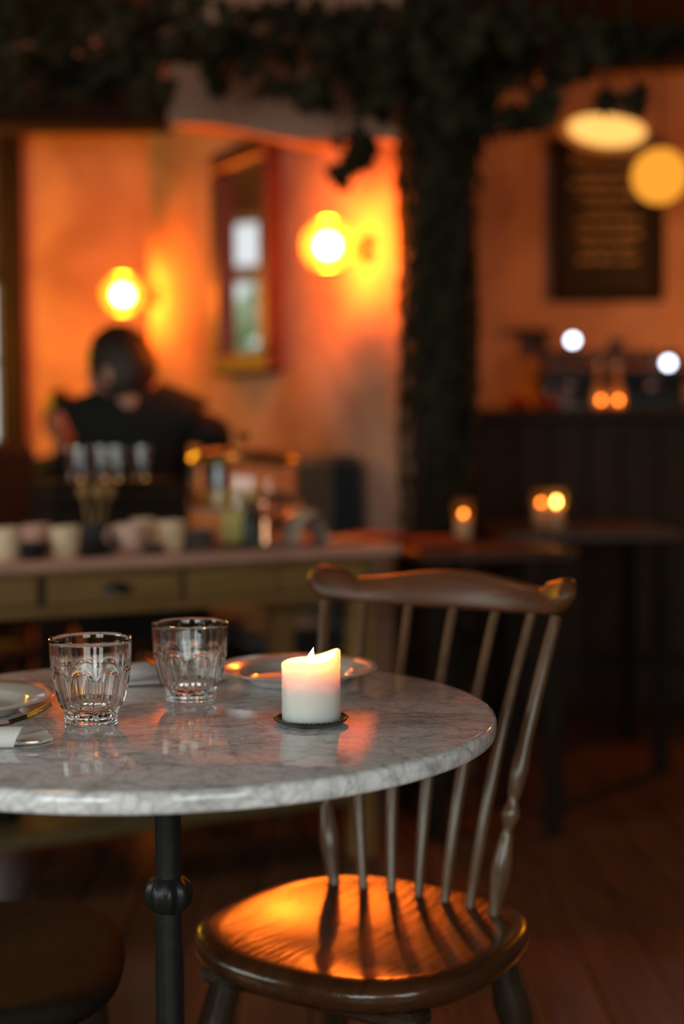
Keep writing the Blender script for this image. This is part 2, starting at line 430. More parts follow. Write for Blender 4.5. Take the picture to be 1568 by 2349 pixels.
# outside the round-headed window: clipped hedge
g = G()
for i in range(260):
    r_ = random.uniform(.10, .2)
    g.sphere((XL - 1.4 + random.uniform(-.3, .5), 7.6 + random.uniform(-1.3, 1.8), random.uniform(0, 2.15)), r_, 7, 5)
tag(g.obj('hedge', GREEN), 'green sunlit hedge outside the round-headed window, seen in the wall mirror', 'hedge')

# ------------------------------------------------------------------ the marble table
TC = Vector((-.1884, 1.5046)); TZ = .75
t = thing('bistro_table', 'round white marble bistro table on a black cast iron pedestal', 'table', (TC.x, TC.y, 0))
r = .35
G().lathe([(0, .730), (r - .004, .730), (r - .001, .7315), (r, .735), (r, .7445), (r - .0012, .7475), (r - .004, .7494), (r - .007, .75), (0, .75)], 160).obj('marble_top', MARBLE, t, ang=60)
G().lathe([(0, .722), (.11, .722), (.115, .726), (.11, .730), (0, .730)], 40).obj('top_plate', IRON, t)
def col_prof(z): return .0135 + (.73 - z) * .0062
prof = [(0.0001, .724), (.03, .722), (.022, .712), (col_prof(.70), .70), (col_prof(.56), .565), (col_prof(.5), .5), (.0175, .2), (.022, .12), (.034, .09), (.036, .05), (0.0001, .05)]
G().lathe(prof, 28).obj('pedestal', IRON, t)
def lob(a, r_, z): return 1 + .07 * math.cos(9 * a) if r_ > .018 else 1
G().lathe([(.0146, .572), (.0165, .570), (.0215, .566), (.0242, .559), (.0246, .551), (.0225, .543), (.0185, .537), (.0152, .534)], 108, rf=lob).obj('collar', IRON, t)
for k in range(3):
    a = k * 2 * PI / 3 + .5
    pts = [(math.cos(a) * d, math.sin(a) * d, z) for d, z in ((.01, .11), (.07, .12), (.15, .08), (.22, .03), (.25, .015))]
    G().tube(pts, [.02, .018, .015, .014, .016], 10).obj('foot', IRON, t)

# ------------------------------------------------------------------ Windsor chair
def seat_outline(a):
    # local: x across, y towards the back
    c, s = math.cos(a), math.sin(a)
    n = 3.0
    rx = .192; ry = .181
    rr = (abs(c) ** n + abs(s) ** n) ** (-1 / n)
    x, y = rx * c * rr, ry * s * rr
    x *= 1 - .10 * max(0, y / .2) ** 1.2
    if y < 0: y *= 1 + .04 * math.cos(a * 2 + PI)
    return x, y
def seat_mesh():
    g = G(); n = 96; rings = [0.0, .1, .2, .3, .4, .5, .6, .7, .78, .84, .88, .92, .96, .985, 1.0]
    vs = []; fs = []
    def dish(x, y, q):
        f = max(0, 1 - (q / .88) ** 2)
        d = .0105 * f * (1 - .12 * math.exp(-((x / .04) ** 2)) * (1 if y < 0 else .2))
        fr = .010 * max(0, (-y - .11) / .09) ** 1.5 * (1 if q < 2 else 0)       # front edge rolls down
        return -d - fr
    for q in rings:
        for i in range(n):
            x, y = seat_outline(2 * PI * i / n); x *= q; y *= q
            e = 0 if q < .95 else (-.0015 if q < .97 else (-.004 if q < .99 else -.009))
            vs.append((x, y, .45 + dish(x, y, q) + e))
    for q, z in ((1.0, .432), (.985, .424), (.93, .414), (.5, .412), (0, .412)):
        for i in range(n):
            x, y = seat_outline(2 * PI * i / n); fr = .006 * max(0, (-y - .11) / .09) ** 1.5
            vs.append((x * q, y * q, z - fr))
    m = len(vs) // n
    for j in range(m - 1):
        for i in range(n):
            k = (i + 1) % n; fs.append((j * n + i, j * n + k, (j + 1) * n + k, (j + 1) * n + i))
    return g.add(vs, fs)
NSP = 7; BS, TS = .118, .178       # half spread of the spindles at the seat and at the comb
def comb_c(u):      # centre line of the comb, u in -1..1
    x = .193 * math.sin(u * 1.12) / math.sin(1.12) - .016; y = .262 - .072 * u * u
    return Vector((x, y, 0))
def make_chair(label):
    t = thing('windsor_chair', label, 'chair')
    seat_mesh().obj('seat', SEATW, t, ang=50)
    # comb rail
    g = G(); n = 49; vs = []; fs = []
    for i in range(n):
        u = -1 + 2 * i / (n - 1); c_ = comb_c(u); au = abs(u)
        tg = (comb_c(u + .01) - comb_c(u - .01)).normalized(); nr = Vector((-tg.y, tg.x, 0))
        top = .8515 + .0065 * math.cos(u * PI * 1.5) * (1 if au < .67 else 0) + (.0105 * math.sin(min(1, (au - .67) / .33) * PI * .62) if au >= .67 else 0)
        bot = .8070 + .0105 * au ** 2.2
        if au > .88:
            e = math.sqrt(max(0, 1 - ((au - .88) / .12) ** 2)); mid = (top + bot) / 2
            top = mid + (top - mid) * max(.12, e); bot = mid + (bot - mid) * max(.12, e)
        th = .0115
        sec = []
        for k in range(12):
            q = 2 * PI * k / 12
            cx_ = th * (abs(math.cos(q)) ** .7) * (1 if math.cos(q) > 0 else -1)
            cz = (abs(math.sin(q)) ** .55) * (1 if math.sin(q) > 0 else -1)
            z = (top + bot) / 2 + cz * (top - bot) / 2
            lean = (z - .83) * .36
            p = c_ + nr * (cx_ + lean); sec.append((p.x, p.y, z))
        vs += sec
    for i in range(n - 1):
        for k in range(12): l = (k + 1) % 12; fs.append((i * 12 + k, i * 12 + l, i * 12 + 12 + l, i * 12 + 12 + k))
    fs += [tuple(range(11, -1, -1)), tuple((n - 1) * 12 + k for k in range(12))]
    g.add(vs, fs).obj('comb_rail', WALNUT, t, ang=70)
    for i in range(NSP):
        u = -1 + 2 * i / (NSP - 1)
        bx = BS * u; by = .128 - .018 * u * u
        tu = u * .86; tp = comb_c(tu); top = Vector((tp.x, tp.y - .006, .812)); bot = Vector((bx, by, .440))
        pts = []; rad = []
        outer = abs(u) > .99
        for k in range(41):
            q = k / 40; p = bot.lerp(top, q)
            p.y -= .016 * math.sin(q * PI)
            pts.append(p)
            if outer:
                z = q
                base = .0098
                def bump_(c0, w_, h_): return h_ * math.exp(-((z - c0) / w_) ** 2)
                rr = .0078 + bump_(.17, .085, .0052) + bump_(.355, .02, .0045) + bump_(.50, .07, .0035) + bump_(.30, .012, -.0022) + bump_(.395, .012, -.002)
                if z > .6: rr = .0092 - (z - .6) * .004
                if z < .05: rr = .0085
            else:
                rr = .0062 + .0020 * math.sin(min(1, q * 1.3) * PI) ** 1
            rad.append(rr)
        G().tube(pts, rad, 14).obj('post' if outer else 'spindle', SPINW, t)
    for sx in (-1, 1):
        for sy in (-1, 1):
            tp = Vector((sx * .115, sy * .12, .418)); bt = Vector((sx * .185, sy * .20, .003))
            pts = [tp.lerp(bt, q / 24) for q in range(25)]
            def lr(q): return .0175 + .003 * math.sin(q * 7) + .0035 * math.exp(-((q - .22) / .03) ** 2) - .004 * max(0, q - .7)
            G().tube(pts, [lr(q / 24) for q in range(25)], 14).obj('leg', LEGW, t)
    for sx in (-1, 1):
        a_ = Vector((sx * .115, -.12, .418)).lerp(Vector((sx * .185, -.20, .003)), .6); b_ = Vector((sx * .115, .12, .418)).lerp(Vector((sx * .185, .20, .003)), .6)
        G().tube([a_.lerp(b_, q / 8) for q in range(9)], [.008 + .004 * math.sin(q / 8 * PI) for q in range(9)], 10).obj('stretcher', LEGW, t)
    G().tube([(-.157, 0, .169), (0, 0, .169), (.157, 0, .169)], [.008, .012, .008], 10).obj('stretcher', LEGW, t)
    for sy in (-1, 1):
        G().box((0, sy * .12, .4005), (.30, .045, .022), bev=.006).obj('cleat', LEGW, t)
    return t
ch = make_chair('brown windsor chair with spindle back and polished seat, drawn up behind the marble table')
ch.location = (.026, 1.713, 0); ch.rotation_euler = (0, 0, R(-33))
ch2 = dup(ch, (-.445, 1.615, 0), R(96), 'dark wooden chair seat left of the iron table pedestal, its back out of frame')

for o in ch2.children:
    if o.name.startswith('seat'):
        o.data = o.data.copy(); o.data.materials[0] = wood('shade_dark_seat_wood', (.012, .009, .006), (.022, .014, .008), .75, stretch=(3, 12, 12)); o.data.materials[0].node_tree.nodes['Principled BSDF'].inputs['Specular IOR Level'].default_value = .12  # darker, duller copy of the seat wood; missing reflected light put into its colour

# ------------------------------------------------------------------ on the table
def plate_mesh(rad=.0985):
    def wav(a, r_, z):
        q = max(0, (r_ - .06) / .04); return 1 + .018 * q * (abs(math.sin(3.5 * a)) ** .7 - .6)
    prof = [(0, .004), (.052, .004), (.060, .006), (.0655, .0115), (.070, .0135), (.085, .0162), (rad - .001, .0190), (rad, .0180), (rad - .002, .0165), (.084, .0125), (.066, .0075), (.060, .0015), (.056, 0), (.050, 0), (.048, .0018), (0, .0018)]
    return G().lathe(prof, 126, rf=wav)
pl = plate_mesh().obj('dinner_plate', CHINA, ang=60); pl.location = (-.056, 1.688, TZ + .0003)
tag(pl, 'white scalloped china plate behind the pillar candle', 'plate', 'white scalloped plates on the marble table')
pl2 = pl.copy(); COL.objects.link(pl2); pl2.location = (-.407, 1.505, TZ + .0003); pl2.rotation_euler = (0, 0, .4)
pl2['label'] = 'white scalloped china plate cut by the left edge, left of the nearer tumbler'
for c_, ang_ in ((pl, .2), (pl2, .9)):
    pass

def tumbler():
    H = .0868; NF = 9; seg = NF * 20; base = .0135
    def Ro(z):
        q = z / H
        return .0300 + .0130 * (1 - (1 - min(1, max(0, (z - .009) / (H - .02)))) ** 2.0) * .86 + .0009 * q
    vs = []; fs = []; zs = [0, .0006, .0015, .004, .007, .0095, .0108, .012, .0135]
    z = .0155
    while z < H - .0005: zs.append(z); z += .0011
    zs += [H - .0004]
    def outer(a, z):
        R0 = Ro(z)
        u = ((a / (2 * PI) * NF) % 1) * 2 - 1
        zt = .0425 + .0130 * math.sqrt(max(0, 1 - min(1, abs(u) / .86) ** 2.2))
        if z < .0107:      # foot: nine blocks with notches between them
            k = 1.0 if abs(u) < .80 else .955
            rr = .0278 * k
            if z < .0015: rr -= (.0015 - z) * .9
            return rr
        blend = min(1, max(0, (z - .0107) / .009))
        R0 = .0272 + (R0 - .0272) * (blend ** .8)
        if abs(u) < .86:
            f = 1 / (1 + math.exp((z - zt) / .00055))
            dep = (.0023 * (1 - (u / .86) ** 2) ** .8 + .0003) * min(1, .45 + blend)
            R0 -= dep * f
            R0 += .0006 * math.exp(-((z - zt - .0018) / .0013) ** 2)
        else:
            R0 += .0003
        return R0
    for i in range(seg):
        a = 2 * PI * i / seg
        for z in zs:
            rr = outer(a, z); vs.append((rr * math.cos(a), rr * math.sin(a), z))
    m = len(zs)
    for i in range(seg):
        j = (i + 1) % seg
        for q in range(m - 1): fs.append((i * m + q, j * m + q, j * m + q + 1, i * m + q + 1))
    # rim and inside
    inn = [(None, H)]
    ri = [(Ro(H) - .0008, H), (Ro(H) - .0016, H - .0005)]
    for k in range(1, 22):
        z = H - (H - .017) * k / 21; ri.append((max(.0, Ro(z) - .0022 - .0028 * (k / 21) ** 1.5), z))
    rb = ri[-1][0]
    for k in range(1, 8): q = k / 7 * PI / 2; ri.append((rb * math.cos(q), .017 - .006 * math.sin(q)))
    ri[-1] = (0.0004, .011)
    base_i = len(vs); mi = len(ri)
    for i in range(seg):
        a = 2 * PI * i / seg
        for r_, z in ri: vs.append((r_ * math.cos(a), r_ * math.sin(a), z))
    for i in range(seg):
        j = (i + 1) % seg
        fs.append((i * m + m - 1, j * m + m - 1, base_i + j * mi, base_i + i * mi))
        for q in range(mi - 1): fs.append((base_i + i * mi + q, base_i + j * mi + q, base_i + j * mi + q + 1, base_i + i * mi + q + 1))
    fs.append(tuple(base_i + i * mi + mi - 1 for i in range(seg)))
    fs.append(tuple(i * m for i in range(seg - 1, -1, -1)))
    return G().add(vs, fs)
tu = tumbler().obj('tumbler', GLASS, ang=55); tu.location = (-.2595, 1.4535, TZ + .0004); tu.rotation_euler = (0, 0, .14)
tag(tu, 'empty fluted glass tumbler nearest the left edge, in front of a plate', 'glass', 'fluted glass tumblers')
tu2 = tu.copy(); COL.objects.link(tu2); tu2.location = (-.1695, 1.571, TZ + .0004); tu2.rotation_euler = (0, 0, .14 + PI / 9 + .05)
tu2['label'] = 'empty fluted glass tumbler further back, nearer the candle'

# candle on its pewter dish
CP = Vector((-.0325, 1.437))
d = thing('candle_dish', 'round tarnished metal candle dish with a beaded rim, under the candle', 'dish', (CP.x, CP.y, TZ + .0002))
G().lathe([(0, .0012), (.027, .0012), (.031, .0022), (.0355, .0052), (.0382, .0062), (.0388, .0054), (.0360, .0034), (.0300, 0.0), (0, 0)], 96).obj('dish_body', PEWTER, d)
g = G()
for i in range(88):
    a = 2 * PI * i / 88; g.sphere((.0366 * math.cos(a), .0366 * math.sin(a), .0060), .00125, 8, 6)
bd = g.obj('beading', PEWTER, d); bd['kind'] = 'stuff'
cd = thing('pillar_candle', 'short white pillar candle with a lit flame and an uneven melted top', 'candle', (CP.x, CP.y, TZ + .0016))
CRr = .0300
def candle_mesh():
    n = 96; vs = []; fs = []
    def rim(a):     # height of the rim around the candle; a = 0 is to the right
        c, s = math.cos(a), math.sin(a)
        z = .0655 + .0052 * c + .0022 * math.cos(a * 2 - .5) + .0012 * math.sin(a * 3 + 1)
        # front is melted lower than the back
        z += -.0004 * max(0, -s) + .001 * max(0, s)
        return z
    rings = [(0, 0), (.027, 0), (.0292, .001), (.0298, .003), (.0300, .01), (.0300, .03), (.0300, .048), (.0301, .054)]
    for i in range(n):
        a = 2 * PI * i / n; c, s = math.cos(a), math.sin(a); rz_ = rim(a)
        lump = 1 + .012 * max(0, noise.noise(Vector((c * 2, s * 2, 1.7))))
        col = []
        for r_, z in rings: col.append((r_ * c, r_ * s, z))
        for k in range(1, 5):
            q = k / 4; z = .054 + (rz_ - .0015 - .054) * q; rr = .0301 * (1 + (lump - 1) * q + .006 * math.sin(z * 900 + 4 * s) * q)
            col.append((rr * c, rr * s, z))
        for dr, dz in ((-.0006, -.0004), (-.0018, 0), (-.0034, -.0006), (-.0050, -.0028), (-.0068, -.0065)):
            rr = .0302 * lump + dr; col.append((rr * c, rr * s, rz_ + dz))
        pool = .0525
        for k, rr in enumerate((.0205, .0165, .0115, .006, .0005)):
            zz = pool + .003 * (rr / .02) ** 2 + (0.002 if rr > .02 else 0); col.append((rr * c, rr * s, min(zz, rz_ - .007)))
        vs += col; m = len(col)
    for i in range(n):
        j = (i + 1) % n
        for q in range(m - 1): fs.append((i * m + q, j * m + q, j * m + q + 1, i * m + q + 1))
    fs.append(tuple(i * m + m - 1 for i in range(n)))
    return G().add(vs, fs)
candle_mesh().obj('wax_body', WAX, cd, ang=80)
G().tube([(.0, .0006, .052), (-.0008, .0006, .057), (-.0012, .0006, .0605)], [.0006, .0006, .0004], 8).obj('wick', BLACKM, cd)
def flame_mesh(h, r_):
    pr = [(0, 0)]
    for k in range(1, 14):
        q = k / 14; pr.append((r_ * math.sin(PI * q ** .62) ** 1.0 * (1 - .25 * q), h * q))
    pr.append((0, h)); g = G(); g.lathe(pr, 18)
    g.v = [(x + .18 * r_ * 2 * (z / h) ** 2 + (.0 if True else 0), y, z) for x, y, z in g.v]; return g
fo = flame_mesh(.0165, .0036).obj('flame', FLAME, cd); fo.location = (-.0015, .0005, .0600); fo.rotation_euler = (0, .18, 0)

# napkins rolled round a fork and a knife
def fork_obj(parent, L=.19):
    g = G()
    hw = lambda q: .0042 * (1 - .55 * math.sin(min(1, q * 1.2) * PI)) + .001
    pts = []; 
    g.tube([(-L * .5 + L * .68 * k / 10, 0, .004 + .004 * math.sin(k / 10 * PI)) for k in range(11)], [.0052 - .0032 * math.sin(k / 10 * PI * .62) for k in range(11)], 10, flat=.35)
    x0 = L * .18
    g.box((x0 + .012, 0, .0048), (.026, .020, .0018), bev=.0008)
    for k in range(4):
        y = -.0082 + .0055 * k
        g.tube([(x0 + .02, y, .005), (x0 + .038, y, .0075), (x0 + .054, y, .0125), (x0 + .062, y * .96, .0165)], [.0016, .0015, .0013, .0007], 8, flat=.6)
    return g.obj('fork', STEEL, parent) if parent else g
def napkin_roll(L, r_, turns=1.6):
    g = G(); n = 44; vs = []; fs = []
    th = .0012
    for i in range(n + 1):
        q = i / n; a = -PI / 2 - q * turns * 2 * PI; rr = r_ * (1 - .38 * q)
        for (dr, x) in ((0, -L / 2), (0, L / 2), (-th, L / 2), (-th, -L / 2)):
            xx = x + (.004 * math.sin(a * 1.0) if x > 0 else 0)
            vs.append((xx, math.cos(a) * (rr + dr) * 1.05, r_ * .92 + math.sin(a) * (rr + dr) * .88))
    for i in range(n):
        for k in range(4): l = (k + 1) % 4; fs.append((i * 4 + k, i * 4 + l, i * 4 + 4 + l, i * 4 + 4 + k))
    fs += [(3, 2, 1, 0), (4 * n, 4 * n + 1, 4 * n + 2, 4 * n + 3)]
    return g.add(vs, fs)
def tail(pts_, th=.0016):       # a flap of cloth: rows of (left, right) points
    g = G(); vs = []; fs = []
    for (a_, b_) in pts_:
        a_, b_ = Vector(a_), Vector(b_)
        for k in range(5): p = a_.lerp(b_, k / 4); vs.append((p.x, p.y, p.z + .0012 * math.sin(k * 1.6)))
    m = len(vs)
    vs += [(x, y, z - th) for x, y, z in vs]
    R_ = len(pts_)
    for i in range(R_ - 1):
        for k in range(4):
            q = i * 5 + k; fs.append((q, q + 1, q + 6, q + 5)); fs.append((m + q + 5, m + q + 6, m + q + 1, m + q))
    for i in range(R_ - 1):
        q = i * 5; fs.append((q, q + 5, m + q + 5, m + q)); q += 4; fs.append((q + 5, q, m + q, m + q + 5))
    for k in range(4):
        fs.append((k + 1, k, m + k, m + k + 1)); q = (R_ - 1) * 5 + k; fs.append((q, q + 1, m + q + 1, m + q))
    return g.add(vs, fs)
e = onz(52, 1708, TZ)
n1 = thing('linen_napkin', 'rolled white linen napkin at the left edge, wrapped round a fork and a knife', 'napkin', (e.x - .055, e.y - .018, TZ + .0006), R(2), 'linen napkins on the marble table')
napkin_roll(.11, .0118).obj('roll', NAPKIN, n1)
tail([((.030, .004, .0022), (.030, .030, .0022)), ((.052, .006, .0030), (.050, .036, .0035)), ((.072, .014, .0022), (.066, .040, .006)), ((.082, .030, .0022), (.074, .044, .0075))]).obj('folded_corner', NAPKIN, n1)
fk = thing('fork', 'steel fork sticking up out of the napkin roll at the left edge', 'fork', (0, 0, 0))
fork_obj(None).obj('tines_and_handle', STEEL, fk); 
fk.location = (e.x - .066, e.y - .008, TZ + .004); fk.rotation_euler = (0, R(-6), R(16))
kn = thing('butter_knife', 'steel knife lying flat, its orange-lit tip out of the left napkin roll', 'knife', (e.x - .040, e.y - .020, TZ + .0065), R(1))
g = G(); g.prism([(-.02, -.005), (.035, -.0058), (.055, -.005), (.0625, -.001), (.060, .003), (.03, .0045), (-.02, .0045)], 0, .0014); g.obj('blade', STEEL, kn)
G().tube([(-.10, 0, .001), (-.06, 0, .001), (-.02, 0, .001)], [.005, .0055, .004], 10, flat=.45).obj('handle', STEEL, kn)
fk.location.z = TZ + .0095

e2 = onz(318, 1572, TZ)
n2 = thing('linen_napkin', 'folded white linen napkin between the two tumblers', 'napkin', (e2.x + .012, e2.y + .040, TZ + .0006), R(34), 'linen napkins on the marble table')
napkin_roll(.13, .0125).obj('roll', NAPKIN, n2)
tail([((-.05, -.020, .0022), (-.05, .008, .0022)), ((0, -.046, .0030), (0, -.004, .003)), ((.045, -.060, .0026), (.05, -.010, .003)), ((.085, -.055, .0022), (.075, -.024, .003))]).obj('folded_corner', NAPKIN, n2)
fk2 = thing('fork', 'dark steel fork, tines up, on the napkin behind the further tumbler', 'fork', (e2.x + .066, e2.y - .006, TZ + .0125))
fork_obj(None).obj('tines_and_handle', DSTEEL, fk2); fk2.rotation_euler = (0, R(-9), R(176)); fk2.scale = (.72, 1, 1)

# ------------------------------------------------------------------ sideboard
SBZ = .78
q0 = onz(0, 1291, SBZ); q1 = onz(921, 1249, SBZ)
u = (q1 - q0); u.z = 0; uL = u.length; u.normalize(); vN = Vector((-u.y, u.x, 0))
sbrot = math.atan2(u.y, u.x)
LEN = uL + 1.0; DEP = .58      # runs on past the left edge of the picture
sb = thing('sideboard', 'long waxed pine serving table with drawers and pinkish top, left of the chair', 'table', (q1.x, q1.y, 0), sbrot)
# local frame: x from -LEN to 0 (right end), y from 0 (front) to DEP
nb = 4
for i in range(nb):
    y0 = DEP * i / nb
    G().box((-LEN / 2, y0 + DEP / nb / 2, SBZ - .0125), (LEN, DEP / nb - .003, .025), bev=.004).obj('top_board', TOPW, sb, False)
AZ0, AZ1 = .652, .752
x1, xs = -.055, []
gaps = [97, 425]
def xl(px, py=1350):   # local x of a spot on the apron seen at this column
    dd = fwd + rt * ((px - CX) / F) + dn * ((py - CY) / F)
    o_ = Vector((q1.x, q1.y, 0)) + vN * .03
    tt = ((o_ - EYE).dot(vN)) / dd.dot(vN); P_ = EYE + dd * tt
    return (P_ - o_).dot(u)
G().box((-LEN / 2 - .02, .045, AZ0 + .011), (LEN - .12, .03, .022), bev=.003).obj('apron_rail', PINE, sb, False)
G().box((-LEN / 2 - .02, .045, AZ1 - .004), (LEN - .12, .03, .008)).obj('apron_rail', PINE, sb, False)
G().box((-LEN / 2 - .02, .055, (AZ0 + AZ1) / 2), (LEN - .14, .012, AZ1 - AZ0)).obj('apron_back', LEGW, sb, False)
G().box((-LEN / 2 - .02, DEP - .045, (AZ0 + AZ1) / 2), (LEN - .12, .03, AZ1 - AZ0)).obj('apron_rear', PINE, sb, False)
G().box((-.07, DEP / 2, (AZ0 + AZ1) / 2), (.025, DEP - .12, AZ1 - AZ0)).obj('apron_end', PINE, sb, False)
edges = [-.085, xl(640), xl(425), xl(97), xl(-330), xl(-760)]
for i in range(len(edges) - 1):
    b_, a_ = edges[i], edges[i + 1]
    dr = G().box(((a_ + b_) / 2, .036, (AZ0 + .024 + AZ1 - .010) / 2), (b_ - a_ - (.022 if i >= 2 else .006), .022, AZ1 - AZ0 - .036), bev=.003).obj('drawer' if i != 0 else 'apron_panel', PINE, sb, False)
    if i in (2, 3, 4):
        cx_ = xl(268) if i == 2 else (a_ + b_) / 2
        g = G(); vs = []; fs = []
        for a in range(13):
            th_ = PI * a / 12
            for b in range(7):
                ph = PI / 2 * b / 6
                vs.append((cx_ + .036 * math.cos(th_) * math.sin(ph), .025 - .020 * math.cos(ph), .693 + .026 * math.sin(th_) * math.sin(ph) + .004))
        for a in range(12):
            for b in range(6): q = a * 7 + b; fs.append((q, q + 1, q + 8, q + 7))
        g.add(vs, fs); g.obj('cup_handle', BLACKM, dr)
for xx, yy in ((-.085, .06), (-.085, DEP - .06), (-LEN + .09, .06), (-LEN + .09, DEP - .06)):
    G().box((xx, yy, .326), (.058, .058, .652), bev=.006).obj('leg', PINE, sb, False)
for i in range(3):
    G().box((-LEN / 2, .12 + i * .17, .155), (LEN - .16, .16, .022), bev=.003).obj('shelf_board', OLIVE, sb, False)
def sbp(px, py, z=SBZ):     # spot on the sideboard top under this place of the photograph
    p = onz(px, py, z); return p
SBT = SBZ + .0004
def on_sb(px, back):         # world point on the top: photograph column px, `back` metres behind the front edge
    o_ = Vector((q1.x, q1.y, 0)) + vN * back
    lo_, hi_ = -LEN, .3
    for _ in range(40):
        mid = (lo_ + hi_) / 2; P_ = o_ + u * mid; D_ = Vector((P_.x, P_.y, SBT)) - EYE
        c_ = D_.dot(fwd); X_ = CX + F * D_.dot(rt) / c_
        if X_ < px: lo_ = mid
        else: hi_ = mid
    P_ = o_ + u * lo_; P_.z = SBT; return P_
def cup_mesh(r_=.033, h=.066):
    g = G(); g.lathe([(0, 0), (r_ * .72, 0), (r_ * .86, .006), (r_ * .97, h * .45), (r_, h), (r_ - .003, h), (r_ * .9, h * .45), (r_ * .75, .008), (0, .007)], 28); return g
def mug(label, m, loc, rz, r_=.033, h=.066, grp='cups on the pine serving table'):
    t = thing('coffee_cup', label, 'cup', loc, rz, grp)
    cup_mesh(r_, h).obj('cup_body', m, t)
    G().tube([(r_ * .95, 0, h * .82), (r_ * 1.35, 0, h * .86), (r_ * 1.62, 0, h * .6), (r_ * 1.45, 0, h * .3), (r_ * .93, 0, h * .22)], [.0042] * 5, 8).obj('handle', m, t)
    return t
mug('cream cup at the far left end of the cup row', CREAMC, on_sb(14, .06), R(100), .034, .070)
mug('pinkish cup second from the left, set back behind the row', PINKC, on_sb(84, .20), R(60), .033, .066)
mug('bright cream cup in the front row, third from the left', CREAMC, on_sb(149, .06), R(120), .036, .068)
mug('pinkish cup on a saucer in the middle of the row', PINKC, on_sb(300, .07) + Vector((0, 0, .011)), R(200), .036, .058)
mug('grey-white cup behind the pinkish middle cup', CREAMC, on_sb(330, .22), R(0), .032, .070)
mug('cream cup with tall sides left of the small plate stack', CREAMC, on_sb(392, .10), R(150), .035, .070)
def saucer(loc, m, r_, label, cat='saucer', name='saucer', grp=None):
    o = G().lathe([(0, .004), (r_ * .6, .004), (r_, .011), (r_ + .001, .0095), (r_ * .62, 0), (0, 0)], 36).obj(name, m); o.location = loc
    return tag(o, label, cat, grp)
saucer(on_sb(300, .07), PINKC, .070, 'pinkish saucer under the middle cup')
for px, bk, r_, lab in ((77, .05, .040, 'black bowl between the first cups on the left'), (205, .055, .036, 'black bowl right of the bright cream cup'), (245, .06, .034, 'black bowl left of the saucer'), (350, .05, .026, 'small black bowl left of the tall cream cup')):
    o = G().lathe([(0, 0), (r_ * .5, 0), (r_ * .85, r_ * .4), (r_, r_ * .9), (r_ - .003, r_ * .9), (r_ * .8, r_ * .42), (r_ * .4, .004), (0, .004)], 28).obj('bowl', BLACKC); o.location = on_sb(px, bk); tag(o, lab, 'bowl', 'black bowls on the serving table')
for k in range(4):
    o = saucer(on_sb(448, .14) + Vector((0, 0, .0118 * k)), GREYC, .055, ('lowest', 'second lowest', 'second from top', 'topmost')[k] + ' of the four grey side plates stacked right of the cups', 'plate', 'side_plate', 'stacked grey side plates')
# utensil jar with wooden spoons
jl = on_sb(215, .17)
j = thing('utensil_jar', 'dark jar holding wooden spoons behind the black bowls', 'jar', jl)
G().lathe([(0, 0), (.034, 0), (.036, .07), (.033, .07), (.031, .005), (0, .005)], 24).obj('jar_body', BLACKC, j)
for k, (dx, dy) in enumerate(((.030, .0), (-.02, .012), (.012, -.015))):
    s_ = G(); s_.tube([(dx * .2, dy * .2, .008), (dx * 1.2, dy * 1.2, .13)], [.004, .004], 8); s_.sphere((dx * 1.3, dy * 1.3, .142), .014, 10, 8, (1, .5, 1.3))
    o = s_.obj('wooden_spoon', PINE); o.location = jl; tag(o, ('wooden spoon leaning right in the dark utensil jar', 'wooden spoon leaning left in the dark utensil jar', 'wooden spoon standing upright in the dark utensil jar')[k], 'spoon', 'wooden spoons in the jar')

# dark crate with clear glasses on it
cl = on_sb(250, .42)
cr = thing('wooden_crate', 'dark wooden crate carrying clear glasses, behind the cups', 'crate', cl, sbrot)
CW, CD_, CH_ = .345, .22, .150
for k in range(3):
    for sy in (-1, 1): G().box((0, sy * (CD_ / 2 - .006), .026 + k * .049), (CW, .012, .044), bev=.002).obj('slat', BEAM, cr, False)
    for sx in (-1, 1): G().box((sx * (CW / 2 - .006), 0, .026 + k * .049), (.012, CD_ - .026, .044), bev=.002).obj('slat', BEAM, cr, False)
G().box((0, 0, CH_ + .004), (CW, CD_, .01), bev=.002).obj('lid', BEAM, cr, False)
zt = cl.z + CH_ + .0095
def wine(h=.085, r_=.026):
    return G().lathe([(0, 0), (r_ * .75, 0), (r_ * .8, .004), (r_ * .93, h * .5), (r_, h), (r_ - .0016, h), (r_ * .9, h * .5), (r_ * .74, .009), (0, .008)], 30)
wg = None
for k, (px, dd_, lab) in enumerate(((180, 0, 'clear glass at the left end of the crate lid'), (232, .02, 'clear glass second from left on the crate lid'), (264, -.03, 'clear glass third from left on the crate lid'), (324, 0, 'clear glass at the right end of the crate lid'))):
    p = on_sb(px, .42 + dd_); p.z = zt
    if wg is None: wg = wine().obj('water_glass', GLASS); o = wg
    else: o = wg.copy(); COL.objects.link(o)
    o.location = p; tag(o, lab, 'glass', 'clear glasses on the crate')
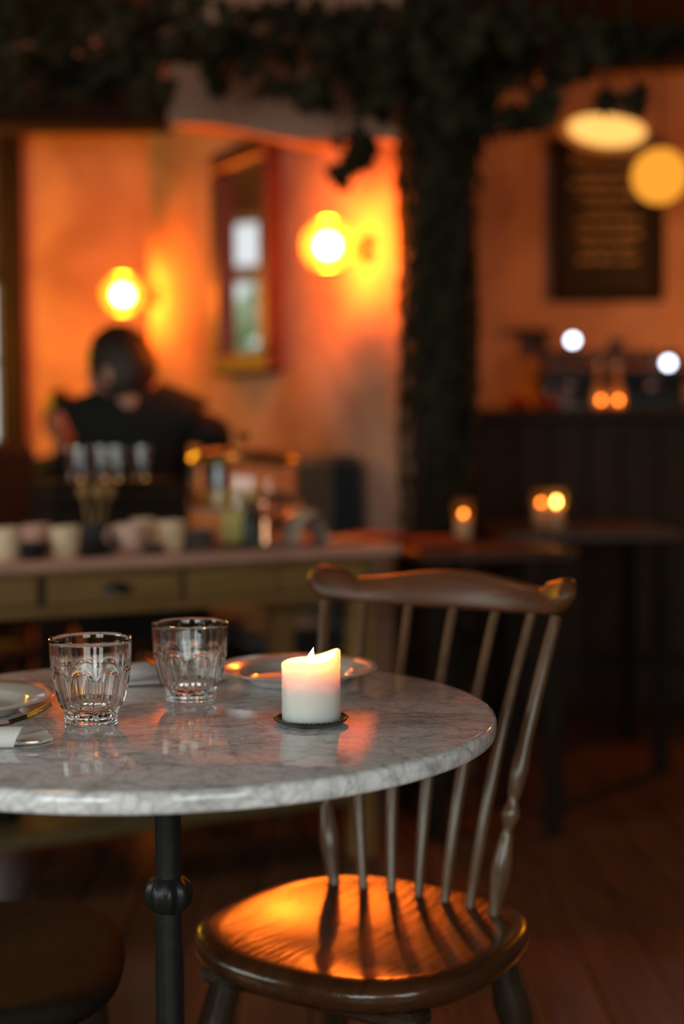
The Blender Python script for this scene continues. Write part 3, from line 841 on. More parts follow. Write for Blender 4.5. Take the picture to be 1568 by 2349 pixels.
# cake stand with a glass dome
kp = on_sb(560, .32)
ks = thing('cake_stand', 'pale pedestal cake stand under a glass dome, right of the crate', 'cake stand', kp)
G().lathe([(0, 0), (.062, 0), (.060, .006), (.022, .02), (.018, .055), (.03, .070), (.142, .078), (.149, .086), (.142, .0845), (0, .082)], 48).obj('stand_body', PINKC, ks)
ZD = kp.z + .0868
dm = thing('glass_dome', 'clear glass cake dome with a brass band and knob', 'dome', (kp.x, kp.y, ZD))
G().lathe([(.138, 0), (.1385, .06), (.138, .118), (.128, .140), (.09, .150), (.0001, .153), (.0001, .151), (.09, .148), (.127, .138), (.1362, .118), (.1365, 0)], 64).obj('dome_glass', GLASS, dm)
G().lathe([(.1392, .116), (.1415, .119), (.1400, .126), (.1335, .1365), (.131, .134), (.1385, .122)], 64).obj('band', BRASS, dm)
g = G(); g.lathe([(0, .153), (.016, .153), (.008, .160), (.007, .166), (.015, .174), (.017, .183), (.010, .193), (0, .195)], 24).obj('knob', BRASS, dm)
ck = thing('cake', 'golden sponge cake under the glass dome', 'cake', (kp.x - .02, kp.y, kp.z + .0855))
g = G(); pts = [(0, 0)] + [(.085 * math.cos(a * PI / 16), .085 * math.sin(a * PI / 16)) for a in range(5, 29)]
g.prism(pts, 0, .05); g.obj('sponge', CAKE, ck)
# card, copper mill, dark bottle, folded cloth, plates
p = on_sb(535, .13)
cdn = thing('standing_card', 'yellow card standing in a dark block in front of the cake stand', 'card', p, sbrot - .5)
G().box((0, 0, .006), (.055, .022, .012), bev=.002).obj('card_block', BEAM, cdn, False)
G().box((0, 0, .050), (.058, .0016, .080)).obj('card_sheet', CARDM, cdn, False)
p = on_sb(607, .15)
pm = thing('copper_pepper_mill', 'shiny copper pepper mill right of the yellow card', 'pepper mill', p)
G().lathe([(0, 0), (.024, 0), (.025, .008), (.019, .03), (.0215, .06), (.018, .078), (.012, .085), (.012, .089), (0, .089)], 28).obj('mill_body', COPPER, pm)
G().lathe([(0, .089), (.010, .089), (.016, .094), (.018, .104), (.014, .114), (.006, .119), (.0045, .124), (.006, .129), (0, .131)], 24).obj('mill_head', COPPER, pm)
p = on_sb(576, .11)
bt = thing('dark_bottle', 'dark brown bottle left of the copper pepper mill', 'bottle', p)
G().lathe([(0, 0), (.021, 0), (.022, .01), (.022, .07), (.010, .095), (.009, .12), (0, .12)], 24).obj('bottle_body', BLACKC, bt)
G().lathe([(0, .12), (.011, .12), (.011, .134), (0, .134)], 16).obj('cap', BRASS, bt)
p = on_sb(702, .10)
g = G(); vs = []; fs = []; nn = 20
for i in range(nn + 1):
    a = PI * (.05 + .95 * i / nn); rr = .05
    for z_, sx in ((0, -1), (0, 1)):
        pass
for i in range(nn + 1):
    a = PI * i / nn; x_ = -.045 * math.cos(a) + .012 * math.sin(2 * a); z_ = .085 * math.sin(a) ** .8
    for y_ in (-.05, .05):
        for dth in (0, .0035): vs.append((x_ * (1 - dth * 10), y_ + .01 * math.sin(a * 3), z_ * (1 - dth * 12)))
for i in range(nn):
    b = i * 4
    fs += [(b, b + 2, b + 6, b + 4), (b + 1, b + 5, b + 7, b + 3), (b, b + 4, b + 5, b + 1), (b + 2, b + 3, b + 7, b + 6)]
g.add(vs, fs); o = g.obj('folded_cloth', PAPER); o.location = p + Vector((0, 0, .001)); o.rotation_euler = (0, 0, sbrot)
tag(o, 'beige folded cloth standing up in an arch right of the copper mill', 'cloth')
for k in range(2): saucer(on_sb(470 + 0, .03) + Vector((0, 0, 0)) if False else on_sb((640, 775)[k], (.10, .14)[k]), (GREYC, GREYC)[k], (.075, .08)[k], ('wide grey plate in front of the copper pepper mill', 'grey plate near the right end of the serving table')[k], 'plate', 'serving_plate', 'grey plates on the serving table')
p = on_sb(862, .22)
mb = G().box((0, 0, .006), (.11, .15, .012), bev=.002).obj('menu_booklet', REDP, None, False); mb.location = p; mb.rotation_euler = (0, 0, sbrot + .2)
tag(mb, 'orange-red booklet at the right end of the serving table', 'booklet')
# pots on the lower shelf
o_ = Vector((q1.x, q1.y, 0))
for k, (lx, ly, r_, h_, m_, lab) in enumerate(((-.30, .2, .05, .16, PINKC, 'pinkish jug on the lower shelf, nearest its right end'), (-.44, .26, .06, .12, COPPER, 'copper pot on the lower shelf, second from right'), (-.60, .2, .05, .18, GREYC, 'grey tall jar on the lower shelf'), (-.95, .22, .07, .12, BLACKC, 'black pot on the lower shelf'))):
    p = o_ + u * lx + vN * ly; p.z = .1665
    o = G().lathe([(0, 0), (r_ * .7, 0), (r_, h_ * .35), (r_ * .95, h_ * .6), (r_ * .5, h_ * .85), (r_ * .6, h_), (r_ * .55, h_), (r_ * .45, h_ * .85), (r_ * .85, h_ * .55), (0, .01)], 28).obj('storage_jar', m_); o.location = p
    tag(o, lab, 'jar', 'jars on the lower shelf')

# ------------------------------------------------------------------ sconces on the middle wall
def sconce(s, label):
    z = 1.635
    t = thing('wall_sconce', label, 'wall lamp', W(s, 0, z), math.atan2(WN.y, WN.x), 'amber globe wall lamps')
    RX = Matrix.Rotation(PI / 2, 4, 'Y')
    G().lathe([(0, .0005), (.045, .0005), (.047, .006), (.03, .014), (0, .016)], 28, RX).obj('wall_plate', IRON, t)
    G().tube([(.012, 0, 0), (.04, 0, -.006), (.075, 0, 0)], [.006] * 3, 10).obj('arm', BRASS, t)
    G().sphere((.150, 0, 0), .036, 22, 14).obj('bulb', BULB, t)
    G().sphere((.150, 0, 0), .080, 36, 22).obj('globe', HALO, t)
    for sg in (-1, 1):
        M_ = Matrix.Translation((.150, 0, sg * .078))
        G().lathe([(0, -.003), (.048, -.003), (.052, 0), (.048, .003), (0, .006)], 24, M_).obj('cap', BRASS, t)
    return t
sconce(0, 'amber globe wall lamp right of the mirror')
sc_ = sconce((5.95 - 4.5) / WU.y, 'amber globe wall lamp left of the mirror, above the seated person')

# ------------------------------------------------------------------ wall mirror
s_c, z0, z1, mw_ = .80, 1.275, 2.10, .46
mr = thing('wall_mirror', 'tall mirror in a thick dark red wooden frame on the orange wall', 'mirror', W(s_c, 0, z0), WROT)
H_ = z1 - z0
# local frame: x along the wall, +y is into the wall, so the face looks along -y
sgn = 1 if (Matrix.Rotation(WROT, 3, 'Z') @ Vector((0, 1, 0))).dot(Vector((WN.x, WN.y, 0))) > 0 else -1
fw = .075
for nm, cx_, cz, w_, h_ in (('frame_rail', 0, fw / 2, mw_, fw), ('frame_rail', 0, H_ - fw / 2, mw_, fw), ('frame_stile', -mw_ / 2 + fw / 2, H_ / 2, fw, H_ - 2 * fw), ('frame_stile', mw_ / 2 - fw / 2, H_ / 2, fw, H_ - 2 * fw)):
    G().box((cx_, sgn * .0325, cz), (w_, .064, h_), bev=.01).obj(nm, REDWOOD, mr, False)
G().box((0, sgn * .022, H_ / 2), (mw_ - 2 * fw + .01, .012, H_ - 2 * fw + .01)).obj('mirror_glass', MIRROR, mr, False)

# ------------------------------------------------------------------ banquette
bq = thing('banquette', 'navy blue upholstered bench along the sconce wall', 'bench', W(0, 0, 0), WROT)
L0, L1 = .0, .66; nseg = 2
for k in range(nseg):
    a_, b_ = L0 + (L1 - L0) * k / nseg, L0 + (L1 - L0) * (k + 1) / nseg
    G().box(((a_ + b_) / 2, sgn * .065, .72), (b_ - a_ - .006, .11, .54), bev=.03).obj('back_cushion', NAVY, bq)
    G().box(((a_ + b_) / 2, sgn * .20, .41), (b_ - a_ - .006, .24, .09), bev=.025).obj('seat_cushion', NAVY, bq)
G().box(((L0 + L1) / 2, sgn * .19, .18), (L1 - L0, .22, .36), bev=.01).obj('bench_base', BEAM, bq, False)

# ------------------------------------------------------------------ ivy
def leaf_shape(sz=1.0):
    pts = []
    for (a, r_) in ((90, 1.0), (62, .52), (38, .82), (12, .45), (-18, .70), (-60, .34), (-90, .22), (-120, .34), (-162, .70), (168, .45), (142, .82), (118, .52)):
        pts.append((math.cos(R(a)) * r_ * sz, math.sin(R(a)) * r_ * sz))
    n = len(pts)
    vs = [(0, 0, .06 * sz)] + [(x, y, -.10 * sz * (x * x + y * y) / sz ** 2) for x, y in pts] + [(0, 0, .03 * sz)]
    fs = [(0, 1 + i, 1 + (i + 1) % n) for i in range(n)] + [(n + 1, 1 + (i + 1) % n, 1 + i) for i in range(n)]
    return vs, fs
LV, LF = leaf_shape(.042)
leaf_me = bpy.data.meshes.new('leaf'); leaf_me.from_pydata(LV, [], LF); leaf_me.materials.append(LEAF)
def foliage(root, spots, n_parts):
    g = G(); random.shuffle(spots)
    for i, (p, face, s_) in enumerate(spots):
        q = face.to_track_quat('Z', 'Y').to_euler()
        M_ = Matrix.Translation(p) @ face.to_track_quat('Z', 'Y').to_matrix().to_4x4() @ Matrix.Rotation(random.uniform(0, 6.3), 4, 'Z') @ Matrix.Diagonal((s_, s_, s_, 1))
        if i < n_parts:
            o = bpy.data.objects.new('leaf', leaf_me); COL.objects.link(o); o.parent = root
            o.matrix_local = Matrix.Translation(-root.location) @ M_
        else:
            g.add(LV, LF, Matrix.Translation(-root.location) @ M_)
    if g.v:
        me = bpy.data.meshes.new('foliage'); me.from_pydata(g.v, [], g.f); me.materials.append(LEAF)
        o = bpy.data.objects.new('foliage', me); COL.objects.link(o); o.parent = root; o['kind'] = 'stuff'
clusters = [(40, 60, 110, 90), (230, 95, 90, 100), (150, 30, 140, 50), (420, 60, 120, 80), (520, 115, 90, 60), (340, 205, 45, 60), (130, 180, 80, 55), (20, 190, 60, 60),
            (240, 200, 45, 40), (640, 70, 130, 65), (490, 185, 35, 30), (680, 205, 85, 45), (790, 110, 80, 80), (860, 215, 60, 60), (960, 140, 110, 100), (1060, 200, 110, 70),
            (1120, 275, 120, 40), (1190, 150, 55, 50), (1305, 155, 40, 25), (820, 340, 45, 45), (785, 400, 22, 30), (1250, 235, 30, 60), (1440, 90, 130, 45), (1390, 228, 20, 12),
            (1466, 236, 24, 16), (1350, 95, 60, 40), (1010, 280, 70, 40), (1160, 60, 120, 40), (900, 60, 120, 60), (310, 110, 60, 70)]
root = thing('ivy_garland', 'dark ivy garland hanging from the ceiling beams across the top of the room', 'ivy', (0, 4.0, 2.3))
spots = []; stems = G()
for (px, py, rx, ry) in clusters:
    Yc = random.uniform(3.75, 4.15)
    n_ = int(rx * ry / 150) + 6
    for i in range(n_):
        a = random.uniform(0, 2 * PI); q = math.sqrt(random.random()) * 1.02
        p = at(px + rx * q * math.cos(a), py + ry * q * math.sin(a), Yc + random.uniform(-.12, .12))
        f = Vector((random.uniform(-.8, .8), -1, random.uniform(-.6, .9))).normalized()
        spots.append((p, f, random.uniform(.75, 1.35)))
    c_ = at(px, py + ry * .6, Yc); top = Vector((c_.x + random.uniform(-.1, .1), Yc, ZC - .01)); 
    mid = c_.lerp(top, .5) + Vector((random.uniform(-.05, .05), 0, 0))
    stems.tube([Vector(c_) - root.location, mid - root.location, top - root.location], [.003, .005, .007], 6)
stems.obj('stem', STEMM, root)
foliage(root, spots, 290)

# ivy-clad post
cp_ = at(1005, 700, 4.22)
post = thing('ivy_post', 'timber post thickly clad in dark climbing ivy in the middle of the room', 'ivy', (cp_.x, 4.24, 0))
G().box((0, 0, ZC / 2), (.15, .15, ZC - .004), bev=.01).obj('post_shaft', BEAM, post, False)
for k in range(5):
    pts = []; ph = k * 1.3
    for i in range(40):
        z = ZC * i / 39.5; a = ph + z * 1.7
        pts.append((math.cos(a) * .115, math.sin(a) * .115, z + .005))
    G().tube(pts, .007, 6).obj('stem', STEMM, post)
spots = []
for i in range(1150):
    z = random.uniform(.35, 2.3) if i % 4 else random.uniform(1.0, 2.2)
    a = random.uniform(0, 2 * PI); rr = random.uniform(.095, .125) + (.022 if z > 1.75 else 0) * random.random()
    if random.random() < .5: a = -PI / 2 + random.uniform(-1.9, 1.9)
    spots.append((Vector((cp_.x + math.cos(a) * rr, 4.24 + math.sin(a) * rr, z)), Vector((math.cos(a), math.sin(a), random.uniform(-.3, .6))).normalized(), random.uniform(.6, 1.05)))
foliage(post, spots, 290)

# ------------------------------------------------------------------ bar
YBAR = 5.35
bz = at(1200, 938, YBAR).z
xb0 = at(935, 950, YBAR).x
bar = thing('bar_counter', 'dark panelled bar counter on the right', 'bar counter', (xb0, YBAR, 0))
BL = 1.9
G().box((BL / 2, .28, bz - .02), (BL + .06, .62, .04), bev=.008).obj('counter_top', BARW, bar, False)
G().box((BL / 2, .32, (bz - .04) / 2), (BL, .48, bz - .045)).obj('carcass', BARW, bar, False)
npn = 14
for k in range(npn):
    w_ = BL / npn
    G().box((w_ * (k + .5), .065, (bz - .05) / 2 + .02), (w_ - .008, .022, bz - .10), bev=.005).obj('front_board', REDWOOD if False else BARW, bar, False)
G().tube([(0.02, -.05, .2), (BL, -.05, .2)], .014, 12).obj('foot_rail', IRON, bar)
for k in range(3): G().tube([(.1 + k * .8, .06, .2), (.1 + k * .8, -.05, .2)], .009, 8).obj('rail_bracket', IRON, bar)

bt_z = bz + .0004
def bp(px, dy=.25): p = at(px, 930, YBAR + dy); return Vector((p.x, YBAR + dy, bt_z))
# coffee machine
cmx0, cmx1 = at(1235, 900, 5.7).x, at(1590, 900, 5.7).x
cm = thing('espresso_machine', 'black two-group espresso machine on the bar', 'coffee machine', ((cmx0 + cmx1) / 2, YBAR + .32, bt_z))
wv = cmx1 - cmx0
G().box((0, .04, .135), (wv, .26, .05), bev=.012).obj('upper_housing', BLACKM, cm)
G().box((0, .13, .065), (wv * .94, .10, .10), bev=.01).obj('back_housing', BLACKM, cm)
G().box((0, .0, .012), (wv * .96, .32, .022), bev=.006).obj('drip_tray', DSTEEL, cm)
G().box((0, .05, .185), (wv * .98, .26, .012), bev=.003).obj('cup_rail', DSTEEL, cm)
for sx in (-.2, .12):
    gg = G(); gg.lathe([(0, 0), (.030, 0), (.032, .025), (.026, .03), (0, .03)], 20, Matrix.Translation((sx, -.06, .080))); gp = gg.obj('group_head', CHROME, cm)
    G().tube([(sx, -.07, .082), (sx, -.17, .078), (sx, -.21, .074)], [.008, .010, .012], 10).obj('portafilter', BLACKM, gp)
for sx in (-wv / 2 + .03, wv / 2 - .04): G().tube([(sx, -.07, .12), (sx - .01, -.11, .09), (sx - .02, -.12, .02)], .005, 8).obj('steam_wand', CHROME, cm)
for (px, py) in ((1312, 781), (1531, 833)):  # added glowing discs stand in for cool glints on the machine
    p = at(px, py, 5.52) - cm.location
    g = G(); g.lathe([(0, 0), (.018, 0), (.019, .012), (0, .014)], 18, Matrix.Translation(p) @ Matrix.Rotation(PI / 2, 4, 'X')); lm = g.obj('glint_disc', GLINT, cm)
    G().tube([p + Vector((0, .03, 0)), p + Vector((0, .012, -.0))], .010, 8).obj('glint_socket', BLACKM, lm)
    G().tube([p + Vector((0, .03, .01)), p + Vector((0, .05, -.06))], .008, 8).obj('glint_bracket', BLACKM, lm)
# heap of cups on the machine, peaked in the middle
k = 0
for (px, py) in ((1250, 800), (1290, 805), (1330, 812), (1372, 800), (1410, 770), (1410, 800), (1450, 795), (1490, 805), (1535, 812)):
    p = at(px, py, 5.74); zz = bt_z + .1915 + (.0465 if py < 780 else 0)
    o = cup_mesh(.03, .045).obj('espresso_cup', BLACKC); o.location = (p.x, YBAR + .36, zz); k += 1
    tag(o, ('first', 'second', 'third', 'fourth', '', 'fifth', 'sixth', 'seventh', 'eighth')[k - 1] + ' dark espresso cup from the left on top of the coffee machine' if py >= 780 else 'dark espresso cup on a second layer, topmost on the coffee machine', 'cup', 'espresso cups on the coffee machine' if py >= 780 else None)
# bottles with amber glow, red fruit, jars
AMB = mat('amber_glass_drink', (1.0, .42, .10), .12, trans=.3, ior=1.35)
for k, px in enumerate((1372, 1413)):
    t = thing('oil_bottle', ('left of the two amber oil bottles on the bar', 'right of the two amber oil bottles on the bar')[k], 'bottle', bp(px, .06), 0, 'amber oil bottles on the bar')
    G().lathe([(0, 0), (.026, 0), (.028, .01), (.026, .07), (.012, .105), (.011, .14), (.014, .15), (0, .15)], 28).obj('bottle_glass', AMB, t)
    G().lathe([(.0285, .01), (.0285, .055), (.0275, .056), (.0275, .009)], 28).obj('label_band', CREAMC, t)
    G().lathe([(0, .15), (.010, .15), (.012, .175), (.004, .180), (0, .182)], 16).obj('stopper', COPPER, t)
    tl = thing('tealight', ('lit tealight in front of the left amber bottle', 'lit tealight in front of the right amber bottle')[k], 'candle', bp(px + 5, -.0) + Vector((0, 0, 0)), 0, 'tealights on the bar')
    G().lathe([(0, 0), (.019, 0), (.020, .045), (.018, .045), (.017, .004), (0, .004)], 20).obj('tealight_cup', HALO, tl)
    f = flame_mesh(.020, .006).obj('flame', FLAME_D, tl); f.location = (0, 0, .022)
    G().lathe([(0, .004), (.016, .004), (.016, .020), (0, .022)], 16).obj('wax', WAX, tl)
for k, px in enumerate((1180, 1202, 1240, 1262)):
    o = G().sphere((0, 0, .026), .027, 16, 10, (1, 1, .92)).obj('tomato', TOMATO); o.location = bp(px, .12)
    tag(o, ('leftmost red tomato on the bar', 'second red tomato from the left on the bar', 'third red tomato from the left on the bar', 'rightmost red tomato, left of the coffee machine')[k], 'tomato', 'red tomatoes on the bar')
t = thing('glass_jar', 'small grey glass jar on the bar left of the amber bottles', 'jar', bp(1296, .05))
G().lathe([(0, 0), (.022, 0), (.024, .05), (.018, .06), (.016, .06), (.021, .05), (.019, .004), (0, .004)], 20).obj('jar_body', GREYC, t)
G().lathe([(0, .06), (.02, .06), (.02, .07), (0, .071)], 20).obj('lid', DSTEEL, t)
p = at(1225, 757, 6.5)
shf = thing('wall_shelf', 'small dark bracket shelf on the wall left of the coffee machine', 'shelf', (p.x, YW, p.z))
G().box((0, -.09, 0), (.20, .17, .02), bev=.003).obj('shelf_board', BEAM, shf, False)
for sx in (-.07, .07): G().box((sx, -.05, -.05), (.015, .09, .08)).obj('bracket', BEAM, shf, False)
p = at(1255, 860, 6.2)
t = thing('bottle_rack', 'dark cabinet with bottles behind the bar, left of the coffee machine', 'cabinet', (at(1262, 860, 6.45).x, YW - .001, 0))
G().box((0, -.15, .58), (.24, .28, 1.16), bev=.01).obj('cabinet_body', BEAM, t, False)
G().box((0, -.295, .62), (.21, .012, .96), bev=.003).obj('door', BEAM, t, False)

# ------------------------------------------------------------------ menu board, lamps on the right
mb0 = at(1268, 320, 6.7); mb1 = at(1525, 690, 6.7)
bw, bh = mb1.x - mb0.x, mb0.z - mb1.z
bd = thing('menu_board', 'framed blackboard with faint ochre chalk writing above the bar', 'blackboard', ((mb0.x + mb1.x) / 2, YW - .001, mb1.z), 0)
G().box((0, -.012, bh / 2), (bw - .06, .02, bh - .06)).obj('slate', CHALKB, bd, False)
for nm, c_, s_ in (('frame_rail', (0, -.022, .025), (bw, .042, .05)), ('frame_rail', (0, -.022, bh - .025), (bw, .042, .05)), ('frame_stile', (-bw / 2 + .025, -.022, bh / 2), (.05, .042, bh - .1)), ('frame_stile', (bw / 2 - .025, -.022, bh / 2), (.05, .042, bh - .1))):
    G().box(c_, s_, bev=.006).obj(nm, BEAM, bd, False)
g = G()
rows = [(.90, .62, .030), (.80, .5, .020), (.735, .66, .020), (.665, .5, .020), (.585, .40, .018), (.50, .56, .018), (.42, .5, .018), (.34, .44, .018), (.26, .52, .016)]
for (hq, wq, hh) in rows:
    x_ = -bw * wq / 2
    while x_ < bw * wq / 2:
        wl = random.uniform(.03, .075)
        xx = x_
        while xx < x_ + wl:      # letter-like strokes
            hs = hh * random.uniform(.5, 1.0)
            g.box((xx, -.0228, bh * hq + (hs - hh) / 2), (.008, .001, hs)); g.box((xx + .004, -.0228, bh * hq + random.choice((-.3, 0, .3)) * hh * .8), (.012, .001, .008))
            xx += .0125
        x_ += wl + .018
ch_ = g.obj('chalk_writing', CHALK, bd, False); ch_['kind'] = 'stuff'
# shallow dish lamp over the board
lp = at(1390, 308, 5.9)
dl = thing('pendant_dish_lamp', 'shallow cream dish pendant lamp glowing above the blackboard', 'lamp', lp)
dl.rotation_euler = (R(-10), R(9), 0)
SHM = mat('cream_enamel', (.75, .55, .33), .5)
G().lathe([(.0, .085), (.03, .085), (.06, .073), (.13, .045), (.185, .004), (.187, .001), (.183, .002), (.13, .041), (.06, .069), (.0, .079)], 48).obj('shade', SHM, dl)
G().lathe([(0, .012), (.150, .012), (.155, .016), (.10, .03), (0, .034)], 40).obj('diffuser', SHBULB, dl)
M_ = Matrix.Rotation(0, 4, 'X')
up_ = Matrix.Rotation(R(-10), 3, 'X')
inv = (Matrix.Rotation(R(9), 3, 'Y') if False else dl.rotation_euler.to_matrix()).inverted()
G().tube([Vector((0, 0, .080)), inv @ Vector((0, 0, .14)), inv @ Vector((0, 0, ZC - lp.z))], .004, 6).obj('cord', BLACKM, dl)
gp_ = at(1512, 404, 4.6)
gl = thing('pendant_globe_lamp', 'round glowing amber globe pendant at the right edge', 'lamp', gp_)
G().sphere((0, 0, 0), .088, 40, 24).obj('globe', GLOBE, gl)
G().lathe([(0, .084), (.022, .083), (.02, .105), (.006, .11), (0, .11)], 20).obj('cap', BRASS, gl)
G().tube([(0, 0, .108), (0, 0, ZC - gp_.z)], .003, 6).obj('cord', BLACKM, gl)

# ------------------------------------------------------------------ back tables with candles
def small_table(cx_, cy, w_, d_, label, m, rz=0):
    t = thing('cafe_table', label, 'table', (cx_, cy, 0), rz)
    G().box((0, 0, .737), (w_, d_, .026), bev=.005).obj('tabletop', m, t, False)
    for sx in (-1, 1):
        for sy in (-1, 1): G().box((sx * (w_ / 2 - .05), sy * (d_ / 2 - .05), .361), (.045, .045, .722), bev=.004).obj('leg', BEAM, t, False)
    return t
DT = wood('dark_table_top', (.045, .018, .010), (.08, .032, .02), .4, stretch=(1.4, 10, 10))
small_table(.36, 3.84, .42, .44, 'dark brown cafe table left of the bar, behind the serving table', DT, .2)
small_table(.76, 4.62, .55, .6, 'dark brown cafe table carrying candles in front of the bar', DT, .0)
def votive(px, Y, label, hgt=.125, fl=.022, grp='votive candles on the cafe tables', fm=None):
    p = at(px, 1150, Y); t = thing('votive_candle', label, 'candle', (p.x, Y, .7505), 0, grp)
    G().lathe([(0, 0), (.026, 0), (.030, hgt), (.028, hgt), (.024, .005), (0, .005)], 24).obj('holder', HALO, t)
    G().lathe([(0, .005), (.022, .005), (.023, hgt * .6), (0, hgt * .62)], 20).obj('wax', WAX, t)
    f = flame_mesh(fl, .0065).obj('flame', fm or FLAME_S, t); f.location = (0, 0, hgt * .62); return t
votive(1275, 4.5, 'bright lit votive candle on the table before the bar, right one of the pair')
votive(1240, 4.6, 'dimmer lit votive candle just left of the bright one before the bar', .120, .014, fm=FLAME_D)
votive(663, 4.0, 'lit votive candle seen right beside the glass cake dome', .095, .020) if False else None
votive(1062, 4.02, 'small votive candle on the table left of the bar', .115, .012, fm=FLAME_D)
# a candle seen beside the dome, on the right end of the serving table
p = on_sb(668, .50)
t = thing('votive_candle', 'lit votive candle on the serving table right of the glass dome', 'candle', p)
G().lathe([(0, 0), (.026, 0), (.030, .085), (.028, .085), (.024, .005), (0, .005)], 24).obj('holder', HALO, t)
G().lathe([(0, .005), (.022, .005), (.023, .062), (0, .064)], 20).obj('wax', WAX, t)
f = flame_mesh(.020, .0058).obj('flame', FLAME_S, t); f.location = (0, 0, .064)
p = at(800, 1185, 3.85)
o = G().box((0, 0, .012), (.15, .12, .024), bev=.003).obj('menu_book', REDP, None, False); o.location = (.24, 3.80, .7505); o.rotation_euler = (0, 0, .4)
tag(o, 'red menu book lying on the cafe table behind the serving table', 'menu')

# ------------------------------------------------------------------ people
def skin_fig(name, verts, edges, radii, m, parent, sub=2):
    me = bpy.data.meshes.new(name); me.from_pydata([tuple(v) for v in verts], edges, [])
    o = bpy.data.objects.new(name, me); COL.objects.link(o)
    o.modifiers.new('skin', 'SKIN'); 
    for i, d_ in enumerate(me.skin_vertices[0].data):
        rr = radii[i]; d_.radius = rr if isinstance(rr, tuple) else (rr, rr); d_.use_root = (i == 0)
    s_ = o.modifiers.new('sub', 'SUBSURF'); s_.levels = sub; s_.render_levels = sub
    dg = bpy.context.evaluated_depsgraph_get(); ev = o.evaluated_get(dg); nm = bpy.data.meshes.new_from_object(ev)
    o.modifiers.clear(); o.data = nm; nm.materials.clear(); nm.materials.append(m)
    nm.polygons.foreach_set('use_smooth', [True] * len(nm.polygons)); o.parent = parent
    return o
def head(parent, loc, rot, m=SKIN, sc=1.0):
    # face looks along -y before rotation
    n, mm = 40, 30; vs = []; fs = []
    for j in range(mm + 1):
        ph = PI * j / mm
        for i in range(n):
            th_ = 2 * PI * i / n
            x = math.sin(ph) * math.sin(th_); y = -math.sin(ph) * math.cos(th_); z = math.cos(ph)
            fx = x * .074; fy = y * .094; fz = z * .115
            front = max(0, -y)
            if z < 0: fx *= 1 - .32 * (-z) * (.4 + .6 * front); fy *= 1 - .22 * (-z) if y < 0 else 1 - .35 * (-z)
            g1 = math.exp(-((x / .16) ** 2)) * front
            nose = .026 * g1 * math.exp(-((z + .28) / .14) ** 2) + .012 * g1 * math.exp(-((z + .05) / .18) ** 2)
            lips = .008 * math.exp(-((x / .25) ** 2)) * front * (math.exp(-((z + .53) / .05) ** 2) + math.exp(-((z + .63) / .05) ** 2))
            chin = .012 * math.exp(-((x / .3) ** 2)) * front * math.exp(-((z + .84) / .13) ** 2)
            brow = .007 * math.exp(-((z - .14) / .09) ** 2) * front * math.exp(-((x / .55) ** 2))
            eye = -.009 * front * (math.exp(-(((x - .38) / .16) ** 2 + ((z - .0) / .09) ** 2)) + math.exp(-(((x + .38) / .16) ** 2 + (z / .09) ** 2)))
            fy -= nose + lips + chin + brow + eye
            vs.append((fx, fy, fz))
    for j in range(mm):
        for i in range(n): k = (i + 1) % n; fs.append((j * n + i, j * n + k, (j + 1) * n + k, (j + 1) * n + i))
    g = G().add(vs, fs)
    for sx in (-1, 1):     # ears
        g.sphere((sx * .075, .008, -.008), .030, 12, 8, (.35, .62, 1.05))
        g.sphere((sx * .030, -.083, .004), .0115, 10, 8)
    g.tube([(0, .012, -.15), (0, .018, -.10), (0, .01, -.04)], [.056, .054, .05], 16)
    h = g.obj('head', m, parent, ang=80); h.location = loc; h.rotation_euler = rot; h.scale = (sc,) * 3
    # hair
    vs = []; fs = []; n, mm = 36, 16
    for j in range(mm + 1):
        for i in range(n):
            th_ = 2 * PI * i / n; back_ = (1 - math.cos(th_)) / 2     # 0 = front
            lim = R(62) + (R(128) - R(62)) * min(1, back_ * 1.9) ** .8; 
            if .08 < back_ < .42: lim -= R(6)
            ph = lim * j / mm
            x = math.sin(ph) * math.sin(th_); y = -math.sin(ph) * math.cos(th_); z = math.cos(ph)
            k = 1.10 + .03 * noise.noise(Vector((x * 5, y * 5, z * 5))) - (.07 if j == mm else 0)
            fx, fy, fz = x * .076 * k, y * .096 * k, z * .118 * k
            if z < 0 and y > 0: fy *= 1 - .30 * (-z)
            vs.append((fx, fy + .002, fz + .002))
    for j in range(mm):
        for i in range(n): k = (i + 1) % n; fs.append((j * n + i, j * n + k, (j + 1) * n + k, (j + 1) * n + i))
    hr = G().add(vs, fs).obj('hair', HAIR, parent, ang=80); hr.location = loc; hr.rotation_euler = rot; hr.scale = (sc,) * 3
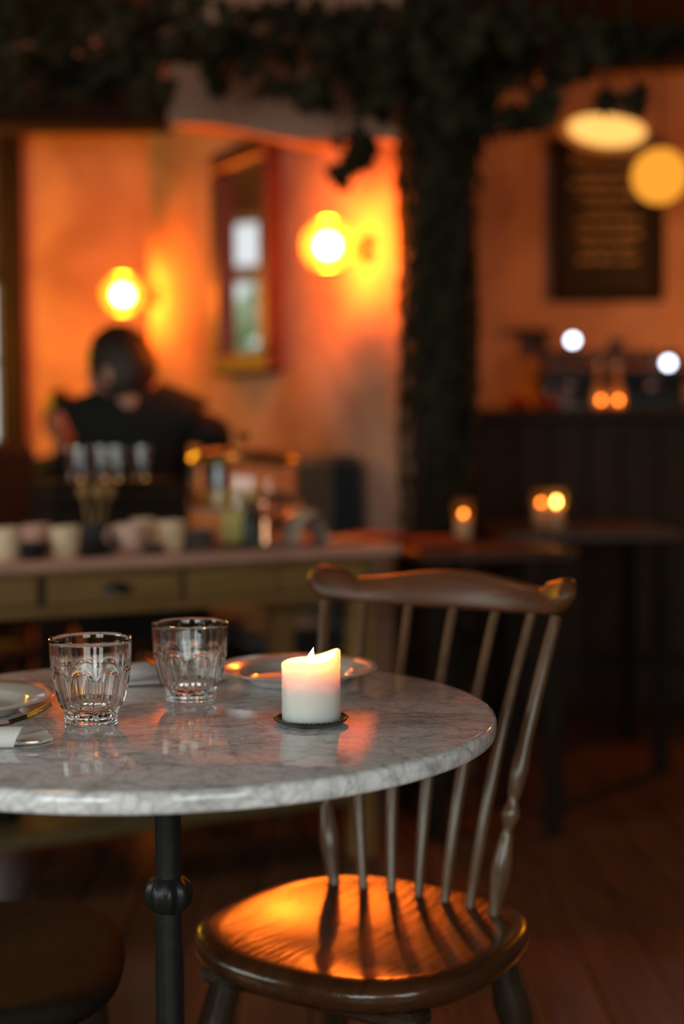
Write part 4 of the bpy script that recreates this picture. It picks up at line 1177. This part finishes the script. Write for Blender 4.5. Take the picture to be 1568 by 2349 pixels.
def seated(name_label, base, rz, headrot, hc, shoulder_z, armR, armL, sc=1.0, jm=JACKET, lean=(0, 0)):
    """base: pelvis floor point. local: faces -y."""
    t = thing('person', name_label, 'person', base, rz)
    pz = .52
    ns = shoulder_z
    lx, ly = lean
    V = [(0, 0, pz), (lx * .3, ly * .3, pz + .2), (lx * .7, ly * .7, ns - .14), (lx, ly, ns - .02), (lx, ly, ns + .075),
         (lx - .165, ly, ns - .03), armR[0], armR[1], (lx + .165, ly, ns - .03), armL[0], armL[1],
         (-.10, -.02, pz - .02), (-.12, -.42, pz - .03), (-.12, -.42, .10), (-.12, -.52, .06), (.10, -.02, pz - .02), (.12, -.42, pz - .03), (.12, -.42, .10), (.12, -.52, .06)]
    E_ = [(0, 1), (1, 2), (2, 3), (3, 4), (3, 5), (5, 6), (6, 7), (3, 8), (8, 9), (9, 10), (0, 11), (11, 12), (12, 13), (13, 14), (0, 15), (15, 16), (16, 17), (17, 18)]
    rb = [(.15, .115), (.14, .105), (.155, .105), (.085, .075), .050, .060, .042, .030, .060, .042, .030, .085, .062, .045, .04, .085, .062, .045, .04]
    body = skin_fig('body', V, E_, rb, SKIN, t)
    rj = [(.17, .135), (.165, .125), (.185, .13), (.115, .09), .070, .078, .056, .043, .078, .056, .043]
    skin_fig('jacket', V[:4] + [(V[4][0], V[4][1], ns + .07)] + V[5:11], E_[:10], rj, jm, t)
    skin_fig('trousers', [V[0], V[11], V[12], V[13], V[15], V[16], V[17]], [(0, 1), (1, 2), (2, 3), (0, 4), (4, 5), (5, 6)], [(.16, .13), .095, .075, .06, .095, .075, .06], jm, t)
    for hp, prev in ((armR[1], armR[0]), (armL[1], armL[0])):      # hands with five fingers
        P_ = Vector(hp); dr = (P_ - Vector(prev)).normalized(); sd = dr.cross(Vector((0, 0, 1))).normalized()
        g = G(); g.tube([P_ - dr * .02, P_ + dr * .03, P_ + dr * .085], [.026, .036, .036], 12, flat=.45)
        for k in range(4):
            o_2 = P_ + dr * .08 + sd * (-.027 + .018 * k); L2 = (.062, .072, .068, .052)[k]
            g.tube([o_2, o_2 + dr * L2 * .5 + Vector((0, 0, .004)), o_2 + dr * L2 + Vector((0, 0, -.012))], [.009, .008, .006], 8)
        o_2 = P_ + dr * .02 + sd * -.03; g.tube([o_2, o_2 + (dr - sd).normalized() * .035, o_2 + (dr * 1.6 - sd).normalized() * .062], [.011, .010, .007], 8)
        g.obj('hand', SKIN, t)
    head(t, hc, headrot, sc=sc)
    return t
# first person: back to the camera, head turned to the left
YP = 4.38
hp = at(279, 845, YP)
base = Vector((at(310, 900, YP).x, YP, 0))
# local frame turned by 180 deg: faces +y (away from the camera); local x = -world x
def loc_(wx, wy, wz): return (-(wx - base.x), -(wy - base.y), wz)
hcl = loc_(hp.x, YP - .02, hp.z - .012)
sh = at(300, 912, YP)
elR = at(508, 992, YP - .02); haR = at(470, 1090, YP + .26)
elL = at(128, 1075, YP + .02); haL = at(190, 1120, YP + .28)
seated('person in black seen from behind, dark hair, head turned left, beyond the crate', base, PI, (R(8), R(0), R(66)), hcl, sh.z - .0,
       (loc_(elL.x, elL.y, elL.z), loc_(haL.x, haL.y, haL.z)), (loc_(elR.x, elR.y, elR.z), loc_(haR.x, haR.y, haR.z)), 1.12)
t = thing('stool', 'dark wooden stool under the person with the head turned left', 'stool', (base.x, base.y, 0))
t_stool = t
G().lathe([(0, .40), (.17, .40), (.175, .42), (.16, .435), (0, .435)], 30).obj('seat', BEAM, t)
for k in range(4):
    a = k * PI / 2 + .8; G().tube([(.11 * math.cos(a), .11 * math.sin(a), .40), (.16 * math.cos(a), .16 * math.sin(a), .005)], .016, 10).obj('leg', BEAM, t)
# second person: small, further back on the bench, facing the camera
YQ = 5.5
h2 = at(150, 962, YQ); b2 = Vector((h2.x, YQ, 0)); b2z = h2.z
seated('person with dark hair far back on the bench, half hidden by the person in black', (b2.x, b2.y, -.03), R(-12), (R(6), 0, R(20)), (0, -.02, h2.z + .03 - .03 + .03), h2.z - .17,
       ((-.24, -.12, .72), (-.14, -.34, .78)), ((.24, -.12, .72), (.14, -.34, .78)), .92)
s2 = dup(t_stool, (b2.x, b2.y, 0), 0, 'dark wooden stool under the further person')
# dark chair back at the far left
t = thing('side_chair', 'dark upholstered chair back at the far left, beyond the serving table', 'chair', (-1.14, 3.98, 0), 1.2)
G().box((0, 0, .43), (.40, .42, .06), bev=.02).obj('seat', JACKET, t)
G().box((0, -.20, .78), (.36, .05, .50), bev=.022).obj('backrest', JACKET, t)
for sx in (-1, 1):
    for sy in (-1, 1): G().box((sx * .16, sy * .17, .20), (.035, .035, .40), bev=.004).obj('leg', BEAM, t, False)
